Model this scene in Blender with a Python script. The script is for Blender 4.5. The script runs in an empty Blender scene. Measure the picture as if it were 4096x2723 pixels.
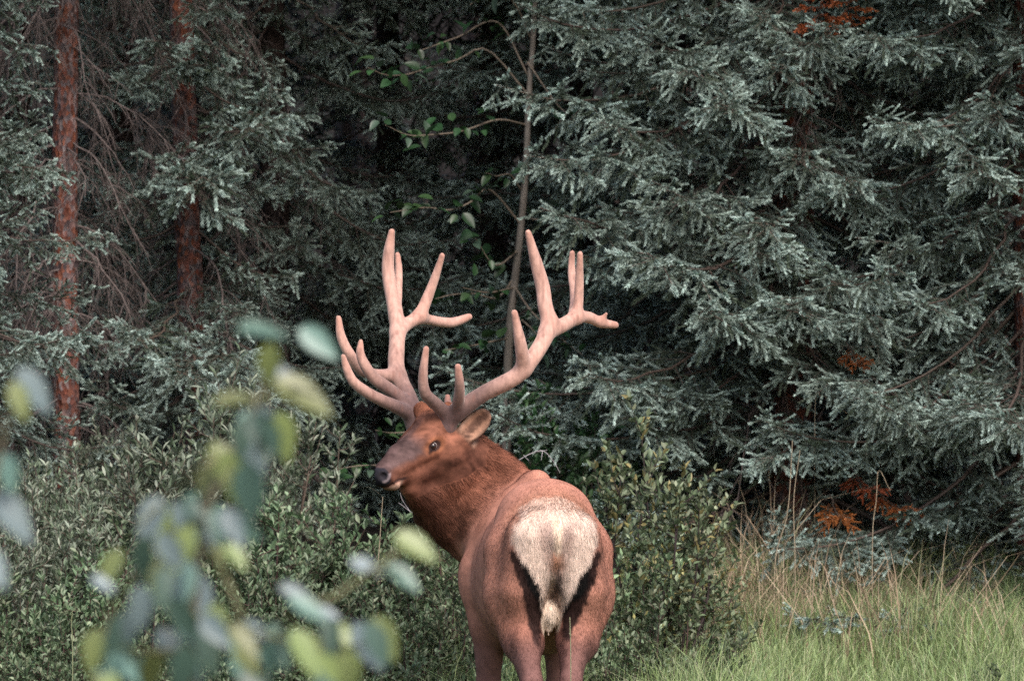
import bpy, math, os, random
import numpy as np
from mathutils import Matrix, Vector

rng = np.random.default_rng(11)
random.seed(11)
S = bpy.context.scene
C = bpy.context.collection
R = math.radians

# ------------------------------------------------------------------ camera, sky, sun, exposure
CAM_H = 1.75
LENS = 163.6
FPX = LENS / 36 * 4096            # focal length in photograph pixels
HORIZON = 1633.0                  # photograph row of the horizon
cam = bpy.data.cameras.new('camera'); cam_o = bpy.data.objects.new('camera', cam); C.objects.link(cam_o)
cam_o.location = (0, 0, CAM_H); cam_o.rotation_euler = (R(90), 0, 0)
cam.lens = LENS; cam.sensor_width = 36; cam.shift_y = (HORIZON - 1361.5) / 4096
cam.clip_end = 500
cam.dof.use_dof = True; cam.dof.focus_distance = 20.75; cam.dof.aperture_fstop = 4.4
S.camera = cam_o

SUN_EL, SUN_AZ = 46, 160          # azimuth from +Y (view direction), clockwise: behind the camera, to the right
w = bpy.data.worlds.new('World'); S.world = w; w.use_nodes = True
nt = w.node_tree
sky = nt.nodes.new('ShaderNodeTexSky'); sky.sky_type = 'NISHITA'; sky.sun_disc = False
sky.sun_elevation = R(SUN_EL); sky.sun_rotation = R(SUN_AZ); sky.air_density = 1.0; sky.dust_density = 3.0; sky.ozone_density = 1.0
nt.links.new(sky.outputs[0], nt.nodes['Background'].inputs[0])
nt.nodes['Background'].inputs[1].default_value = 0.085
sun = bpy.data.lights.new('sun', 'SUN'); sun_o = bpy.data.objects.new('sun', sun); C.objects.link(sun_o)
sun.energy = 1.5; sun.angle = R(30); sun.color = (1.0, 0.91, 0.85)
sd = Vector((math.sin(R(SUN_AZ)) * math.cos(R(SUN_EL)), math.cos(R(SUN_AZ)) * math.cos(R(SUN_EL)), math.sin(R(SUN_EL))))
sun_o.rotation_euler = sd.to_track_quat('Z', 'Y').to_euler()
sun_o.location = (8, -10, 20)
S.view_settings.view_transform = 'Standard'; S.view_settings.look = 'None'
S.view_settings.gamma = 1.0; S.view_settings.exposure = 1.42
S.cycles.use_adaptive_sampling = True; S.cycles.adaptive_threshold = .01; S.cycles.use_denoising = False; S.cycles.caustics_reflective = False; S.cycles.caustics_refractive = False
S.cycles.max_bounces = 4; S.cycles.diffuse_bounces = 3; S.cycles.glossy_bounces = 2; S.cycles.transmission_bounces = 2

# ------------------------------------------------------------------ helpers
def P(px, py, d):
    """photograph pixel at distance d (metres along the view) -> world point"""
    return np.array([(px - 2048) / FPX * d, d, CAM_H - (py - HORIZON) / FPX * d])

def link(o, parent=None):
    C.objects.link(o)
    if parent is not None: o.parent = parent
    return o

def tag(o, label, cat, group=None, kind=None):
    o['label'] = label; o['category'] = cat
    if group: o['group'] = group
    if kind: o['kind'] = kind
    return o

def empty(name, loc, label=None, cat=None, group=None):
    o = bpy.data.objects.new(name, None); o.location = loc; o.empty_display_size = .1
    C.objects.link(o)
    if label: tag(o, label, cat, group)
    return o

def mesh_from(name, V, F, col=None, mat=None, smooth=False):
    """V (n,3); F list of (m,k) index arrays; col (n,3) linear colours"""
    if not isinstance(F, (list, tuple)): F = [F]
    F = [np.asarray(f, np.int32) for f in F if len(f)]
    me = bpy.data.meshes.new(name)
    V = np.asarray(V, np.float32)
    loops = np.concatenate([f.ravel() for f in F])
    sizes = np.concatenate([np.full(len(f), f.shape[1], np.int32) for f in F])
    me.vertices.add(len(V)); me.vertices.foreach_set('co', V.ravel())
    me.loops.add(len(loops)); me.loops.foreach_set('vertex_index', loops)
    me.polygons.add(len(sizes))
    st = np.concatenate([[0], np.cumsum(sizes)[:-1]]).astype(np.int32)
    me.polygons.foreach_set('loop_start', st)
    if smooth: me.polygons.foreach_set('use_smooth', np.ones(len(sizes), bool))
    me.update(calc_edges=True)
    if col is not None:
        a = me.color_attributes.new('Col', 'FLOAT_COLOR', 'POINT')
        c4 = np.ones((len(V), 4), np.float32); c4[:, :3] = col
        a.data.foreach_set('color', c4.ravel())
    if mat is not None: me.materials.append(mat)
    return me

class Geo:
    """collects verts / faces / colours"""
    def __init__(s): s.V = []; s.F = {}; s.Cc = []; s.n = 0
    def add(s, V, F, col):
        V = np.asarray(V, float); F = np.asarray(F, int)
        col = np.asarray(col, float)
        if col.ndim == 1: col = np.tile(col, (len(V), 1))
        s.V.append(V); s.Cc.append(col); s.F.setdefault(F.shape[1], []).append(F + s.n); s.n += len(V)
    def mesh(s, name, mat, smooth=False):
        return mesh_from(name, np.concatenate(s.V), [np.concatenate(f) for f in s.F.values()], np.concatenate(s.Cc), mat, smooth)

def norm(v): return v / (np.linalg.norm(v, axis=-1, keepdims=True) + 1e-12)

def frames(pts):
    pts = np.asarray(pts, float)
    t = norm(np.gradient(pts, axis=0))
    ref = np.array([0, 0, 1.0]) if abs(t[len(t) // 2][2]) < .9 else np.array([1.0, 0, 0])
    u = norm(np.cross(t, ref)); v = np.cross(u, t)
    return t, u, v

def tube(g, pts, rad, n=5, col=(.1, .1, .1), cap=True):
    pts = np.asarray(pts, float); m = len(pts)
    rad = np.broadcast_to(np.asarray(rad, float), (m,))
    t, u, v = frames(pts)
    a = np.arange(n) * 2 * np.pi / n
    ring = (u[:, None] * np.cos(a)[None, :, None] + v[:, None] * np.sin(a)[None, :, None]) * rad[:, None, None] + pts[:, None]
    V = ring.reshape(-1, 3)
    i, j = np.meshgrid(np.arange(m - 1), np.arange(n), indexing='ij')
    a0 = i * n + j; a1 = i * n + (j + 1) % n
    F = np.stack([a0, a1, a1 + n, a0 + n], -1).reshape(-1, 4)
    col = np.asarray(col, float)
    if col.ndim == 2: col = np.repeat(col, n, 0)
    g.add(V, F, col)

def spline(pts, n):
    """Catmull-Rom through pts, n samples"""
    p = np.asarray(pts, float)
    p = np.vstack([2 * p[0] - p[1], p, 2 * p[-1] - p[-2]])
    k = len(p) - 3
    t = np.linspace(0, k - 1e-9, n); i = t.astype(int); f = (t - i)[:, None]
    p0, p1, p2, p3 = p[i], p[i + 1], p[i + 2], p[i + 3]
    return .5 * (2 * p1 + (p2 - p0) * f + (2 * p0 - 5 * p1 + 4 * p2 - p3) * f ** 2 + (3 * p1 - p0 - 3 * p2 + p3) * f ** 3)

def smooth01(a, b, x):
    t = np.clip((x - a) / (b - a), 0, 1); return t * t * (3 - 2 * t)

def vnoise(p, seed=0):
    """cheap smooth 3D value noise in [-1,1]"""
    p = np.asarray(p, float); i = np.floor(p).astype(np.int64); f = p - i; f = f * f * (3 - 2 * f)
    def hsh(x, y, z):
        n = (x * 374761393 + y * 668265263 + z * 2147483647 + seed * 1442695041) & 0x7fffffff
        n = ((n ^ (n >> 13)) * 1274126177) & 0x7fffffff
        return ((n ^ (n >> 16)) & 0xffff) / 32767.5 - 1
    r = 0
    for dx in (0, 1):
        for dy in (0, 1):
            for dz in (0, 1):
                wgt = (f[..., 0] if dx else 1 - f[..., 0]) * (f[..., 1] if dy else 1 - f[..., 1]) * (f[..., 2] if dz else 1 - f[..., 2])
                r = r + wgt * hsh(i[..., 0] + dx, i[..., 1] + dy, i[..., 2] + dz)
    return r

def ground_z(x, y):
    x = np.asarray(x, float); y = np.asarray(y, float)
    z = .97 * smooth01(21.7, 27.2, y) + .03 * np.clip(y - 27.2, 0, 20)
    z = z + .5 * np.clip(y - 44, 0, 80)  # added hill rising behind the forest to block the sky
    n = vnoise(np.stack([x * .8, y * .8, 0 * x], -1), 3) * .05
    return z + n * smooth01(21.5, 23, y)

# ------------------------------------------------------------------ materials
def new_mat(name, rough=.6, spec=.3, noise=None, bump=None, attr=True, base=None, objvar=0, sheen=0, hue=0, translucent=0):
    m = bpy.data.materials.new(name); m.use_nodes = True
    t = m.node_tree; b = t.nodes['Principled BSDF']
    b.inputs['Roughness'].default_value = rough
    b.inputs['Specular IOR Level'].default_value = spec
    out = None
    if attr:
        a = t.nodes.new('ShaderNodeAttribute'); a.attribute_name = 'Col'; out = a.outputs['Color']
    else:
        c = t.nodes.new('ShaderNodeRGB'); c.outputs[0].default_value = (*base, 1); out = c.outputs[0]
    if noise:                       # (scale, low, high): multiply by a noise band
        tc = t.nodes.new('ShaderNodeTexCoord'); mp = t.nodes.new('ShaderNodeMapping')
        n = t.nodes.new('ShaderNodeTexNoise'); n.inputs['Scale'].default_value = noise[0]; n.inputs['Detail'].default_value = 5
        if len(noise) > 3: mp.inputs['Scale'].default_value = noise[3]
        t.links.new(tc.outputs['Object'], mp.inputs[0]); t.links.new(mp.outputs[0], n.inputs['Vector'])
        mr = t.nodes.new('ShaderNodeMapRange'); mr.inputs[1].default_value = .3; mr.inputs[2].default_value = .7
        mr.inputs[3].default_value = noise[1]; mr.inputs[4].default_value = noise[2]
        t.links.new(n.outputs[0], mr.inputs[0])
        mx = t.nodes.new('ShaderNodeVectorMath'); mx.operation = 'SCALE'
        t.links.new(out, mx.inputs[0]); t.links.new(mr.outputs[0], mx.inputs['Scale']); out = mx.outputs[0]
        if bump:
            bn = t.nodes.new('ShaderNodeBump'); bn.inputs['Strength'].default_value = bump[0]; bn.inputs['Distance'].default_value = bump[1]
            t.links.new(n.outputs[0], bn.inputs['Height']); t.links.new(bn.outputs[0], b.inputs['Normal'])
    if objvar or hue:
        oi = t.nodes.new('ShaderNodeObjectInfo'); mr = t.nodes.new('ShaderNodeMapRange')
        mr.inputs[3].default_value = 1 - objvar; mr.inputs[4].default_value = 1 + objvar
        t.links.new(oi.outputs['Random'], mr.inputs[0])
        h = t.nodes.new('ShaderNodeHueSaturation'); t.links.new(out, h.inputs['Color']); t.links.new(mr.outputs[0], h.inputs['Value'])
        if hue:
            m2 = t.nodes.new('ShaderNodeMapRange'); m2.inputs[3].default_value = .5 - hue; m2.inputs[4].default_value = .5 + hue
            t.links.new(oi.outputs['Random'], m2.inputs[0]); t.links.new(m2.outputs[0], h.inputs['Hue'])
        out = h.outputs[0]
    t.links.new(out, b.inputs['Base Color'])
    if sheen:
        b.inputs['Sheen Weight'].default_value = sheen; b.inputs['Sheen Roughness'].default_value = .45
        b.inputs['Sheen Tint'].default_value = (1, .82, .76, 1)
    if translucent:
        tr = t.nodes.new('ShaderNodeBsdfTranslucent'); ms = t.nodes.new('ShaderNodeMixShader'); ms.inputs[0].default_value = translucent
        t.links.new(out, tr.inputs['Color']); t.links.new(b.outputs[0], ms.inputs[1]); t.links.new(tr.outputs[0], ms.inputs[2])
        t.links.new(ms.outputs[0], t.nodes['Material Output'].inputs['Surface'])
    return m

M_needle = new_mat('spruce_needles', .55, .35, objvar=.18, hue=.012)
M_wood = new_mat('dead_twig_wood', .85, .15, noise=(40, .7, 1.3))
M_leaf = new_mat('shrub_leaves', .5, .4, objvar=.32, hue=.015, translucent=.15)
M_grass = new_mat('grass_blades', .55, .3, translucent=.2)
M_bigleaf = new_mat('poplar_leaf', .38, .5, objvar=.3, hue=.02, translucent=.15)
M_fur = new_mat('elk_fur', .8, .08)
M_velvet = new_mat('antler_velvet', .85, .1, noise=(60, .8, 1.15, (1, 1, .3)), bump=(.3, .003), sheen=.4)
M_floor = new_mat('forest_floor', .95, .1, attr=True, noise=(14, .5, 1.4), bump=(.6, .03))

def bark_material():
    m = bpy.data.materials.new('scaly_red_bark'); m.use_nodes = True; t = m.node_tree; b = t.nodes['Principled BSDF']
    b.inputs['Roughness'].default_value = .9; b.inputs['Specular IOR Level'].default_value = .15
    tc = t.nodes.new('ShaderNodeTexCoord'); mp = t.nodes.new('ShaderNodeMapping'); mp.inputs['Scale'].default_value = (1, 1, .5)
    v = t.nodes.new('ShaderNodeTexVoronoi'); v.inputs['Scale'].default_value = 55; v.inputs['Randomness'].default_value = 1
    n = t.nodes.new('ShaderNodeTexNoise'); n.inputs['Scale'].default_value = 18; n.inputs['Detail'].default_value = 6
    t.links.new(tc.outputs['Object'], mp.inputs[0]); t.links.new(mp.outputs[0], v.inputs['Vector']); t.links.new(tc.outputs['Object'], n.inputs['Vector'])
    r1 = t.nodes.new('ShaderNodeValToRGB'); e = r1.color_ramp.elements
    e[0].position = .0; e[0].color = (.06, .04, .04, 1); e[1].position = 1; e[1].color = (.22, .19, .195, 1)
    for p, c in ((.22, (.14, .115, .12, 1)), (.42, (.17, .055, .036, 1)), (.6, (.10, .055, .05, 1)), (.78, (.22, .075, .042, 1))):
        x = e.new(p); x.color = c
    sp = t.nodes.new('ShaderNodeSeparateColor'); t.links.new(v.outputs['Color'], sp.inputs[0]); t.links.new(sp.outputs[0], r1.inputs[0])
    mr = t.nodes.new('ShaderNodeMapRange'); mr.inputs[1].default_value = .3; mr.inputs[2].default_value = .7; mr.inputs[3].default_value = .5; mr.inputs[4].default_value = 1.35
    t.links.new(n.outputs[0], mr.inputs[0])
    mx = t.nodes.new('ShaderNodeVectorMath'); mx.operation = 'SCALE'; t.links.new(r1.outputs[0], mx.inputs[0]); t.links.new(mr.outputs[0], mx.inputs['Scale'])
    t.links.new(mx.outputs[0], b.inputs['Base Color'])
    bn = t.nodes.new('ShaderNodeBump'); bn.inputs['Strength'].default_value = .9; bn.inputs['Distance'].default_value = .012
    t.links.new(v.outputs['Distance'], bn.inputs['Height']); t.links.new(bn.outputs[0], b.inputs['Normal'])
    return m
M_bark = bark_material()
M_shadebark = new_mat('shaded_spruce_bark', .9, .1, attr=False, base=(.050, .036, .032), noise=(30, .4, 1.3, (1, 1, .4)), bump=(.6, .01))  # bark darkened to carry the shade of the forest interior
M_pale = new_mat('poplar_bark', .8, .2, attr=False, base=(.20, .175, .15), noise=(30, .55, 1.15, (1, 1, .25)), bump=(.3, .004))

# ------------------------------------------------------------------ the ground
def build_ground():
    ys = np.concatenate([np.linspace(-40, 18, 20), np.linspace(18.5, 30, 70), np.linspace(31, 44, 14), np.linspace(46, 110, 20)])
    xs = np.concatenate([np.linspace(-90, -6, 15), np.linspace(-5.8, 5.8, 90), np.linspace(6, 90, 15)])
    X, Y = np.meshgrid(xs, ys, indexing='ij'); Z = ground_z(X, Y)
    V = np.stack([X, Y, Z], -1).reshape(-1, 3)
    nx, ny = X.shape; i, j = np.meshgrid(np.arange(nx - 1), np.arange(ny - 1), indexing='ij'); a = i * ny + j
    F = np.stack([a, a + ny, a + ny + 1, a + 1], -1).reshape(-1, 4)
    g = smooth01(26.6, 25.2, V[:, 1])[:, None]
    col = np.array([.05, .062, .028]) * g + np.array([.013, .011, .010]) * (1 - g)  # far floor colour darkened to stand for forest shade
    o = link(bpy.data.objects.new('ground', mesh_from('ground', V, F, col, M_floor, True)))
    o['kind'] = 'structure'; o['label'] = 'grassy bank rising into forest floor coloured dark for shade'

# ------------------------------------------------------------------ solid modelling of the elk: blended round cones and ellipsoids -> one surface
class Field:
    def __init__(s, lo, hi, h):
        s.lo = np.array(lo, float); s.h = h
        s.n = np.ceil((np.array(hi) - s.lo) / h).astype(int) + 1
        s.A = np.full(s.n, .5, np.float32); s.prims = []
    def region(s, lo, hi):
        a = np.clip(((np.array(lo) - s.lo) / s.h).astype(int), 0, s.n); b = np.clip(((np.array(hi) - s.lo) / s.h).astype(int) + 2, 0, s.n)
        sl = tuple(slice(x, y) for x, y in zip(a, b))
        ax = [(s.lo[k] + s.h * np.arange(a[k], b[k])).astype(np.float32) for k in range(3)]
        G = np.stack(np.meshgrid(*ax, indexing='ij'), -1)
        return sl, G
    def put(s, fn, lo, hi, k, flow, sub=False, keep=True, m=.16):
        sl, G = s.region(np.array(lo) - m, np.array(hi) + m)
        if min(G.shape[:3]) == 0: return
        d = fn(G); a = s.A[sl]
        if sub:
            d = -d; hh = np.clip(.5 - .5 * (a - d) / k, 0, 1); s.A[sl] = a * (1 - hh) + d * hh + k * hh * (1 - hh)
        else:
            hh = np.clip(.5 + .5 * (a - d) / k, 0, 1); s.A[sl] = a * (1 - hh) + d * hh - k * hh * (1 - hh)
            if keep: s.prims.append((fn, norm(np.array(flow, float))))
    def cone(s, a, b, ra, rb, k=.04, flow=None, sub=False):
        a = np.array(a, float); b = np.array(b, float); ab = b - a; L2 = ab @ ab + 1e-9
        def fn(p):
            t = np.clip(((p - a) @ ab) / L2, 0, 1)
            return np.linalg.norm(p - a - t[..., None] * ab, axis=-1) - (ra + (rb - ra) * t)
        r = max(ra, rb)
        s.put(fn, np.minimum(a, b) - r, np.maximum(a, b) + r, k, ab if flow is None else flow, sub)
    def chain(s, pts, rads, k=.03, flow=None):
        for i in range(len(pts) - 1): s.cone(pts[i], pts[i + 1], rads[i], rads[i + 1], k, flow)
    def strand(s, ps, rs, k):
        ps = np.asarray(ps, float)
        def fn(p):
            best = None
            for a, b, ra, rb in zip(ps[:-1], ps[1:], rs[:-1], rs[1:]):
                ab = b - a; q = p - a; t = np.clip((q @ ab) / (ab @ ab), 0, 1)
                d = np.linalg.norm(q - t[..., None] * ab, axis=-1) - (ra + (rb - ra) * t)
                best = d if best is None else np.minimum(best, d)
            return best
        s.put(fn, ps.min(0) - max(rs), ps.max(0) + max(rs), k, ps[-1] - ps[0], keep=False, m=.05)
    def ell(s, c, rad, axes=None, k=.04, flow=(0, 0, -1), sub=False):
        c = np.array(c, float); rad = np.array(rad, float); A = np.eye(3) if axes is None else np.array(axes, float)
        def fn(p):
            q = (p - c) @ A.T; k0 = np.linalg.norm(q / rad, axis=-1); k1 = np.linalg.norm(q / rad ** 2, axis=-1) + 1e-9
            return k0 * (k0 - 1) / k1
        r = np.abs(A.T) @ rad
        s.put(fn, c - r, c + r, k, flow, sub)
    def surface(s):
        A = s.A; h = s.h; nx, ny, nz = A.shape
        S_ = A < 0
        cnt = np.zeros((nx - 1, ny - 1, nz - 1), np.uint8)
        for dx in (0, 1):
            for dy in (0, 1):
                for dz in (0, 1): cnt += S_[dx:nx - 1 + dx, dy:ny - 1 + dy, dz:nz - 1 + dz]
        act = np.argwhere((cnt > 0) & (cnt < 8))
        idx = np.full(cnt.shape, -1, np.int32); idx[tuple(act.T)] = np.arange(len(act))
        pos = np.zeros((len(act), 3)); num = np.zeros(len(act))
        cor = [(x, y, z) for x in (0, 1) for y in (0, 1) for z in (0, 1)]
        val = {c: A[tuple((act + c).T)] for c in cor}
        for c in cor:
            for ax in range(3):
                if c[ax]: continue
                e = list(c); e[ax] = 1; e = tuple(e); a, b = val[c], val[e]
                m = (a < 0) != (b < 0)
                t = np.where(m, a / np.where(m, a - b, 1), 0)
                p = np.array(c, float) + np.eye(3)[ax] * t[:, None]
                pos[m] += p[m]; num[m] += 1
        V = s.lo + (act + pos / num[:, None]) * h
        Q = []
        for ax in range(3):
            o1, o2 = [(1, 2), (2, 0), (0, 1)][ax]
            hi = [slice(1, -1)] * 3; lo_ = list(hi); hi[ax] = slice(1, None); lo_[ax] = slice(0, -1)
            a = S_[tuple(lo_)]; b = S_[tuple(hi)]
            e = np.argwhere(a != b); 
            off = np.ones(3, int); off[ax] = 0; e = e + off
            d1 = np.eye(3, dtype=int)[o1]; d2 = np.eye(3, dtype=int)[o2]
            q = np.stack([idx[tuple((e - d1 - d2).T)], idx[tuple((e - d2).T)], idx[tuple(e.T)], idx[tuple((e - d1).T)]], -1)
            ins = S_[tuple(e.T)]
            q[~ins] = q[~ins][:, ::-1]
            Q.append(q[(q >= 0).all(1)])
        Q = np.concatenate(Q)
        for lam in (.5, .5, .5):                     # relax the stair steps
            ea = np.concatenate([Q[:, i] for i in range(4)] + [Q[:, (i + 1) % 4] for i in range(4)])
            eb = np.concatenate([Q[:, (i + 1) % 4] for i in range(4)] + [Q[:, i] for i in range(4)])
            c = np.bincount(ea, minlength=len(V))
            acc = np.stack([np.bincount(ea, V[eb, k], len(V)) for k in range(3)], 1)
            V = V + lam * (acc / c[:, None] - V)
        return V, Q

def vnormals(V, Q):
    n = np.cross(V[Q[:, 2]] - V[Q[:, 0]], V[Q[:, 3]] - V[Q[:, 1]])
    ii = Q.T.ravel(); nn = np.tile(n, (4, 1))
    return norm(np.stack([np.bincount(ii, nn[:, k], len(V)) for k in range(3)], 1))

def seg_dist(p, pts, w):
    """signed distance of 2D points to a polyline with half widths w"""
    best = np.full(len(p), 9.0)
    for i in range(len(pts) - 1):
        a = np.array(pts[i]); b = np.array(pts[i + 1]); ab = b - a
        t = np.clip(((p - a) @ ab) / (ab @ ab), 0, 1)
        best = np.minimum(best, np.linalg.norm(p - a - t[:, None] * ab, axis=1) - (w[i] + (w[i + 1] - w[i]) * t))
    return best

YAW = R(6)
EO = np.array([.185, 20.0, 0])
FW = np.array([-math.sin(YAW), math.cos(YAW), 0]); RT = np.array([math.cos(YAW), math.sin(YAW), 0]); UP = np.array([0, 0, 1.0])
def B(f, r, z): return EO + f * FW + r * RT + z * UP
BA = np.stack([FW, RT, UP])

HN = P(1492, 1868, 20.93); HP = P(1750, 1690, 21.22)       # nose tip, poll
HF = norm(HN - HP); HLf = norm(np.cross(UP, HF)); HU = np.cross(HF, HLf)
def H(t, v, u): return HP + t * HF + v * HLf + u * HU
HA = np.stack([HF, HLf, HU])

def build_elk():
    root = empty('elk', tuple(B(.1, 0, 0)), 'bull elk with velvet antlers turned away, looking back over its left shoulder', 'elk')
    inv = Matrix.Translation(-Vector(B(.1, 0, 0)))
    D = -UP
    back = -FW
    f = Field((-.62, 19.85, -.02), (.72, 21.85, 1.78), .0075)
    # trunk
    f.ell(B(.62, 0, 1.10), (.54, .25, .265), BA, .10, back + 1.1 * D)
    f.ell(B(.80, .022, .965), (.52, .288, .315), BA, .08, back + 1.3 * D)
    f.ell(B(1.12, 0, 1.00), (.33, .255, .34), BA, .10, back + 1.1 * D)
    f.ell(B(.33, 0, 1.19), (.32, .205, .225), BA, .06, back + .9 * D)
    f.cone(B(.38, -.065, 1.285), B(.38, .065, 1.285), .105, .105, .14, back + .6 * D)
    f.cone(B(.30, 0, 1.335), B(.95, 0, 1.31), .075, .075, .08, back + .2 * D)
    f.cone(B(1.02, .035, 1.412), B(1.22, .02, 1.415), .062, .05, .05, back + .2 * D)   # withers
    for s in (-1, 1):
        f.cone(B(1.08, s * .05, 1.33), B(1.18, s * .185, .95), .06, .10, .10, back * .5 + D)
        # haunch
        f.cone(B(.07, s * .10, 1.20), B(.10, s * .125, .98), .105, .105, .06, D)
        f.cone(B(.26, s * .135, 1.12), B(.22, s * .138, .92), .150, .130, .07, D + .3 * back)
        f.cone(B(.24, s * .138, .95), B(.40, s * .172, .86), .125, .085, .06, D)
        f.cone(B(.24, s * .14, .93), B(.15, s * .125, .74), .13, .085, .06, D)
        f.cone(B(.12, s * .115, .95), B(.11, s * .105, .76), .095, .06, .05, D)
    f.cone(B(.075, .005, 1.22), B(.085, 0, 1.04), .095, .085, .06, D)
    hocks = {-1: (-.10, -.128), 1: (.068, .108)}
    for s in (-1, 1):
        hk, gk = hocks[s]
        f.cone(B(.16, gk, .78), B(.01, hk, .56), .078, .042, .05, D)
        f.cone(B(.06, gk * .95, .76), B(-.015, hk, .585), .05, .03, .04, D)            # tendon
        f.cone(B(.0, hk, .57), B(.035, hk, .46), .043, .036, .03, D)
        f.cone(B(.035, hk, .46), B(.07, hk, .13), .034, .030, .03, D)
        f.cone(B(.07, hk, .13), B(.13, hk, .05), .034, .035, .02, D)
        f.cone(B(.13, hk, .045), B(.17, hk, .03), .045, .038, .02, D)
    for s, r0 in ((-1, -.17), (1, .15)):
        f.cone(B(1.16, s * .17, 1.0), B(1.14, r0, .78), .13, .085, .06, D)
        f.cone(B(1.14, r0, .78), B(1.17, r0, .50), .082, .052, .05, D)
        f.cone(B(1.17, r0, .50), B(1.17, r0, .42), .05, .042, .03, D)
        f.cone(B(1.17, r0, .42), B(1.18, r0, .13), .036, .032, .03, D)
        f.cone(B(1.18, r0, .13), B(1.24, r0, .05), .036, .037, .02, D)
        f.cone(B(1.24, r0, .045), B(1.28, r0, .03), .045, .038, .02, D)
    f.ell(B(1.38, 0, 1.02), (.2, .17, .26), BA, .08, D)
    # crotch cleft, tail, scrotum
    f.ell(B(-.03, -.005, .88), (.15, .024, .15), BA, .045, sub=True)
    f.cone(B(.05, .012, 1.27), B(-.014, .012, 1.20), .028, .024, .06, D)
    f.cone(B(-.014, .012, 1.20), B(-.018, .012, 1.11), .024, .010, .04, D)
    f.ell(B(.11, -.010, .86), (.05, .036, .058), BA, .012, D)
    f.cone(B(.11, -.012, .83), B(.10, -.015, .79), .024, .010, .02, D)
    # neck
    n0 = B(1.22, .0, 1.16); n1 = P(1962, 2050, 21.36); n2 = P(1866, 1972, 21.40); n3 = P(1806, 1885, 21.30); n4 = P(1800, 1805, 21.2)
    f.chain([n4, n3, n2, n1, n0], [.098, .15, .18, .21, .25], .06)
    f.cone(P(1860, 1755, 21.28), P(2040, 1885, 21.25), .055, .06, .07)                  # crest
    f.cone(P(1640, 1945, 21.12), P(1760, 2050, 21.33), .05, .09, .08)                   # throat mane
    f.cone(P(1760, 2050, 21.33), P(1890, 2170, 21.4), .09, .1, .08)
    # head
    hb = -HF
    f.ell(H(.075, 0, -.045), (.13, .095, .09), HA, .03, hb)
    f.cone(H(.10, 0, -.045), H(.28, 0, -.035), .090, .058, .04, hb)
    f.cone(H(.28, 0, -.038), H(.42, 0, -.052), .058, .047, .03, hb)
    f.cone(H(.03, 0, -.14), H(.20, 0, -.13), .078, .058, .05, hb)
    f.cone(H(.20, 0, -.13), H(.40, 0, -.098), .055, .036, .04, hb)
    for s in (-1, 1):
        f.ell(H(.075, s * .058, -.125), (.09, .042, .08), HA, .04, hb)
        f.cone(H(.095, s * .082, -.008), H(.185, s * .074, -.014), .024, .020, .03, hb)   # brow ridge
        f.cone(H(.145, s * .085, -.072), H(.20, s * .068, -.066), .018, .018, .03, hb)     # under the eye
        f.cone(H(.20, s * .055, -.060), H(.33, s * .038, -.06), .03, .024, .03, hb)
        f.ell(H(.425, s * .030, -.055), (.036, .026, .036), HA, .02, hb)
        f.cone(H(.0, s * .062, .012), H(-.005, s * .085, .055), .044, .04, .03, UP)         # pedicle
    f.ell(H(.440, 0, -.066), (.026, .044, .036), HA, .02, hb)
    f.cone(H(.385, -.02, -.122), H(.385, .02, -.122), .026, .026, .02, hb)              # lower lip
    f.cone(H(.02, 0, .02), H(.06, 0, .035), .05, .045, .04, hb)                         # forelock
    for s in (-1, 1):
        f.ell(H(.452, s * .040, -.046), (.022, .012, .014), HA, .010, sub=True)         # nostril
        f.ell(H(.150, s * .108, -.044), (.025, .016, .017), HA, .012, sub=True)         # eye socket
    for s in (-1, 1):
        f.cone(H(.465, 0, -.100), H(.36, s * .052, -.104), .004, .005, .008, sub=True)
        f.cone(H(.36, s * .052, -.104), H(.30, s * .062, -.112), .005, .003, .008, sub=True)
    # ears
    ears = []
    eb = P(1838, 1762, 21.16); et = P(1950, 1648, 21.17)
    ears.append((eb, et, norm(np.array([.35, -1, .05]))))
    ears.append((H(-.055, -.085, -.035), H(-.10, -.25, .06), HF))
    for b_, t_, face in ears:
        ax = norm(t_ - b_); L = np.linalg.norm(t_ - b_); face = norm(face - (face @ ax) * ax); wd = np.cross(ax, face)
        A_ = np.stack([ax, wd, face]); c = b_ + ax * L * .54
        f.cone(b_ - ax * .02, b_ + ax * .05, .034, .036, .03, ax)
        f.ell(c, (L * .52, .057, .030), A_, .02, ax)
        f.ell(c + face * .030 + ax * .008, (L * .46, .048, .034), A_, .008, sub=True)
    V, Q = f.surface()
    N = vnormals(V, Q)
    # ---- fur flow
    W = np.zeros((len(V), 3)); wsum = np.zeros(len(V))
    for fn, fl in f.prims:
        d = fn(V); wt = np.exp(-np.clip(d, 0, None) / .022)
        W += wt[:, None] * fl
    W = norm(W - (W * N).sum(1, keepdims=True) * N)
    # ---- coat colours (fur pattern plus painted cleft shade, in the animal's own frame)
    rel = V - EO; bf, br, bz = rel @ FW, rel @ RT, V[:, 2]
    hd = V - HP; ht, hv, hu = hd @ HF, hd @ HLf, hd @ HU
    n1_ = vnoise(V * 9, 1); n2_ = vnoise(V * 34, 2); n3_ = vnoise(V * 90, 5)
    fs = norm(W)
    body = np.array([.46, .215, .155]); neck = np.array([.215, .086, .054]); legc = np.array([.225, .095, .072])
    col = np.tile(body, (len(V), 1))
    def mix(m, c):
        nonlocal col
        m = np.clip(m, 0, 1)[:, None]; col = col * (1 - m) + np.asarray(c) * m
    mix(.5 * smooth01(.2, -.6, n1_) , (.38, .175, .125))
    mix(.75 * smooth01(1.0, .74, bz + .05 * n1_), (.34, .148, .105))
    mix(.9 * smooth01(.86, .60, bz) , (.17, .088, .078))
    # neck mane (dark), shading into shoulder
    nk = np.array([n3, n2, n1, n0]); dn = np.full(len(V), 9.)
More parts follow.
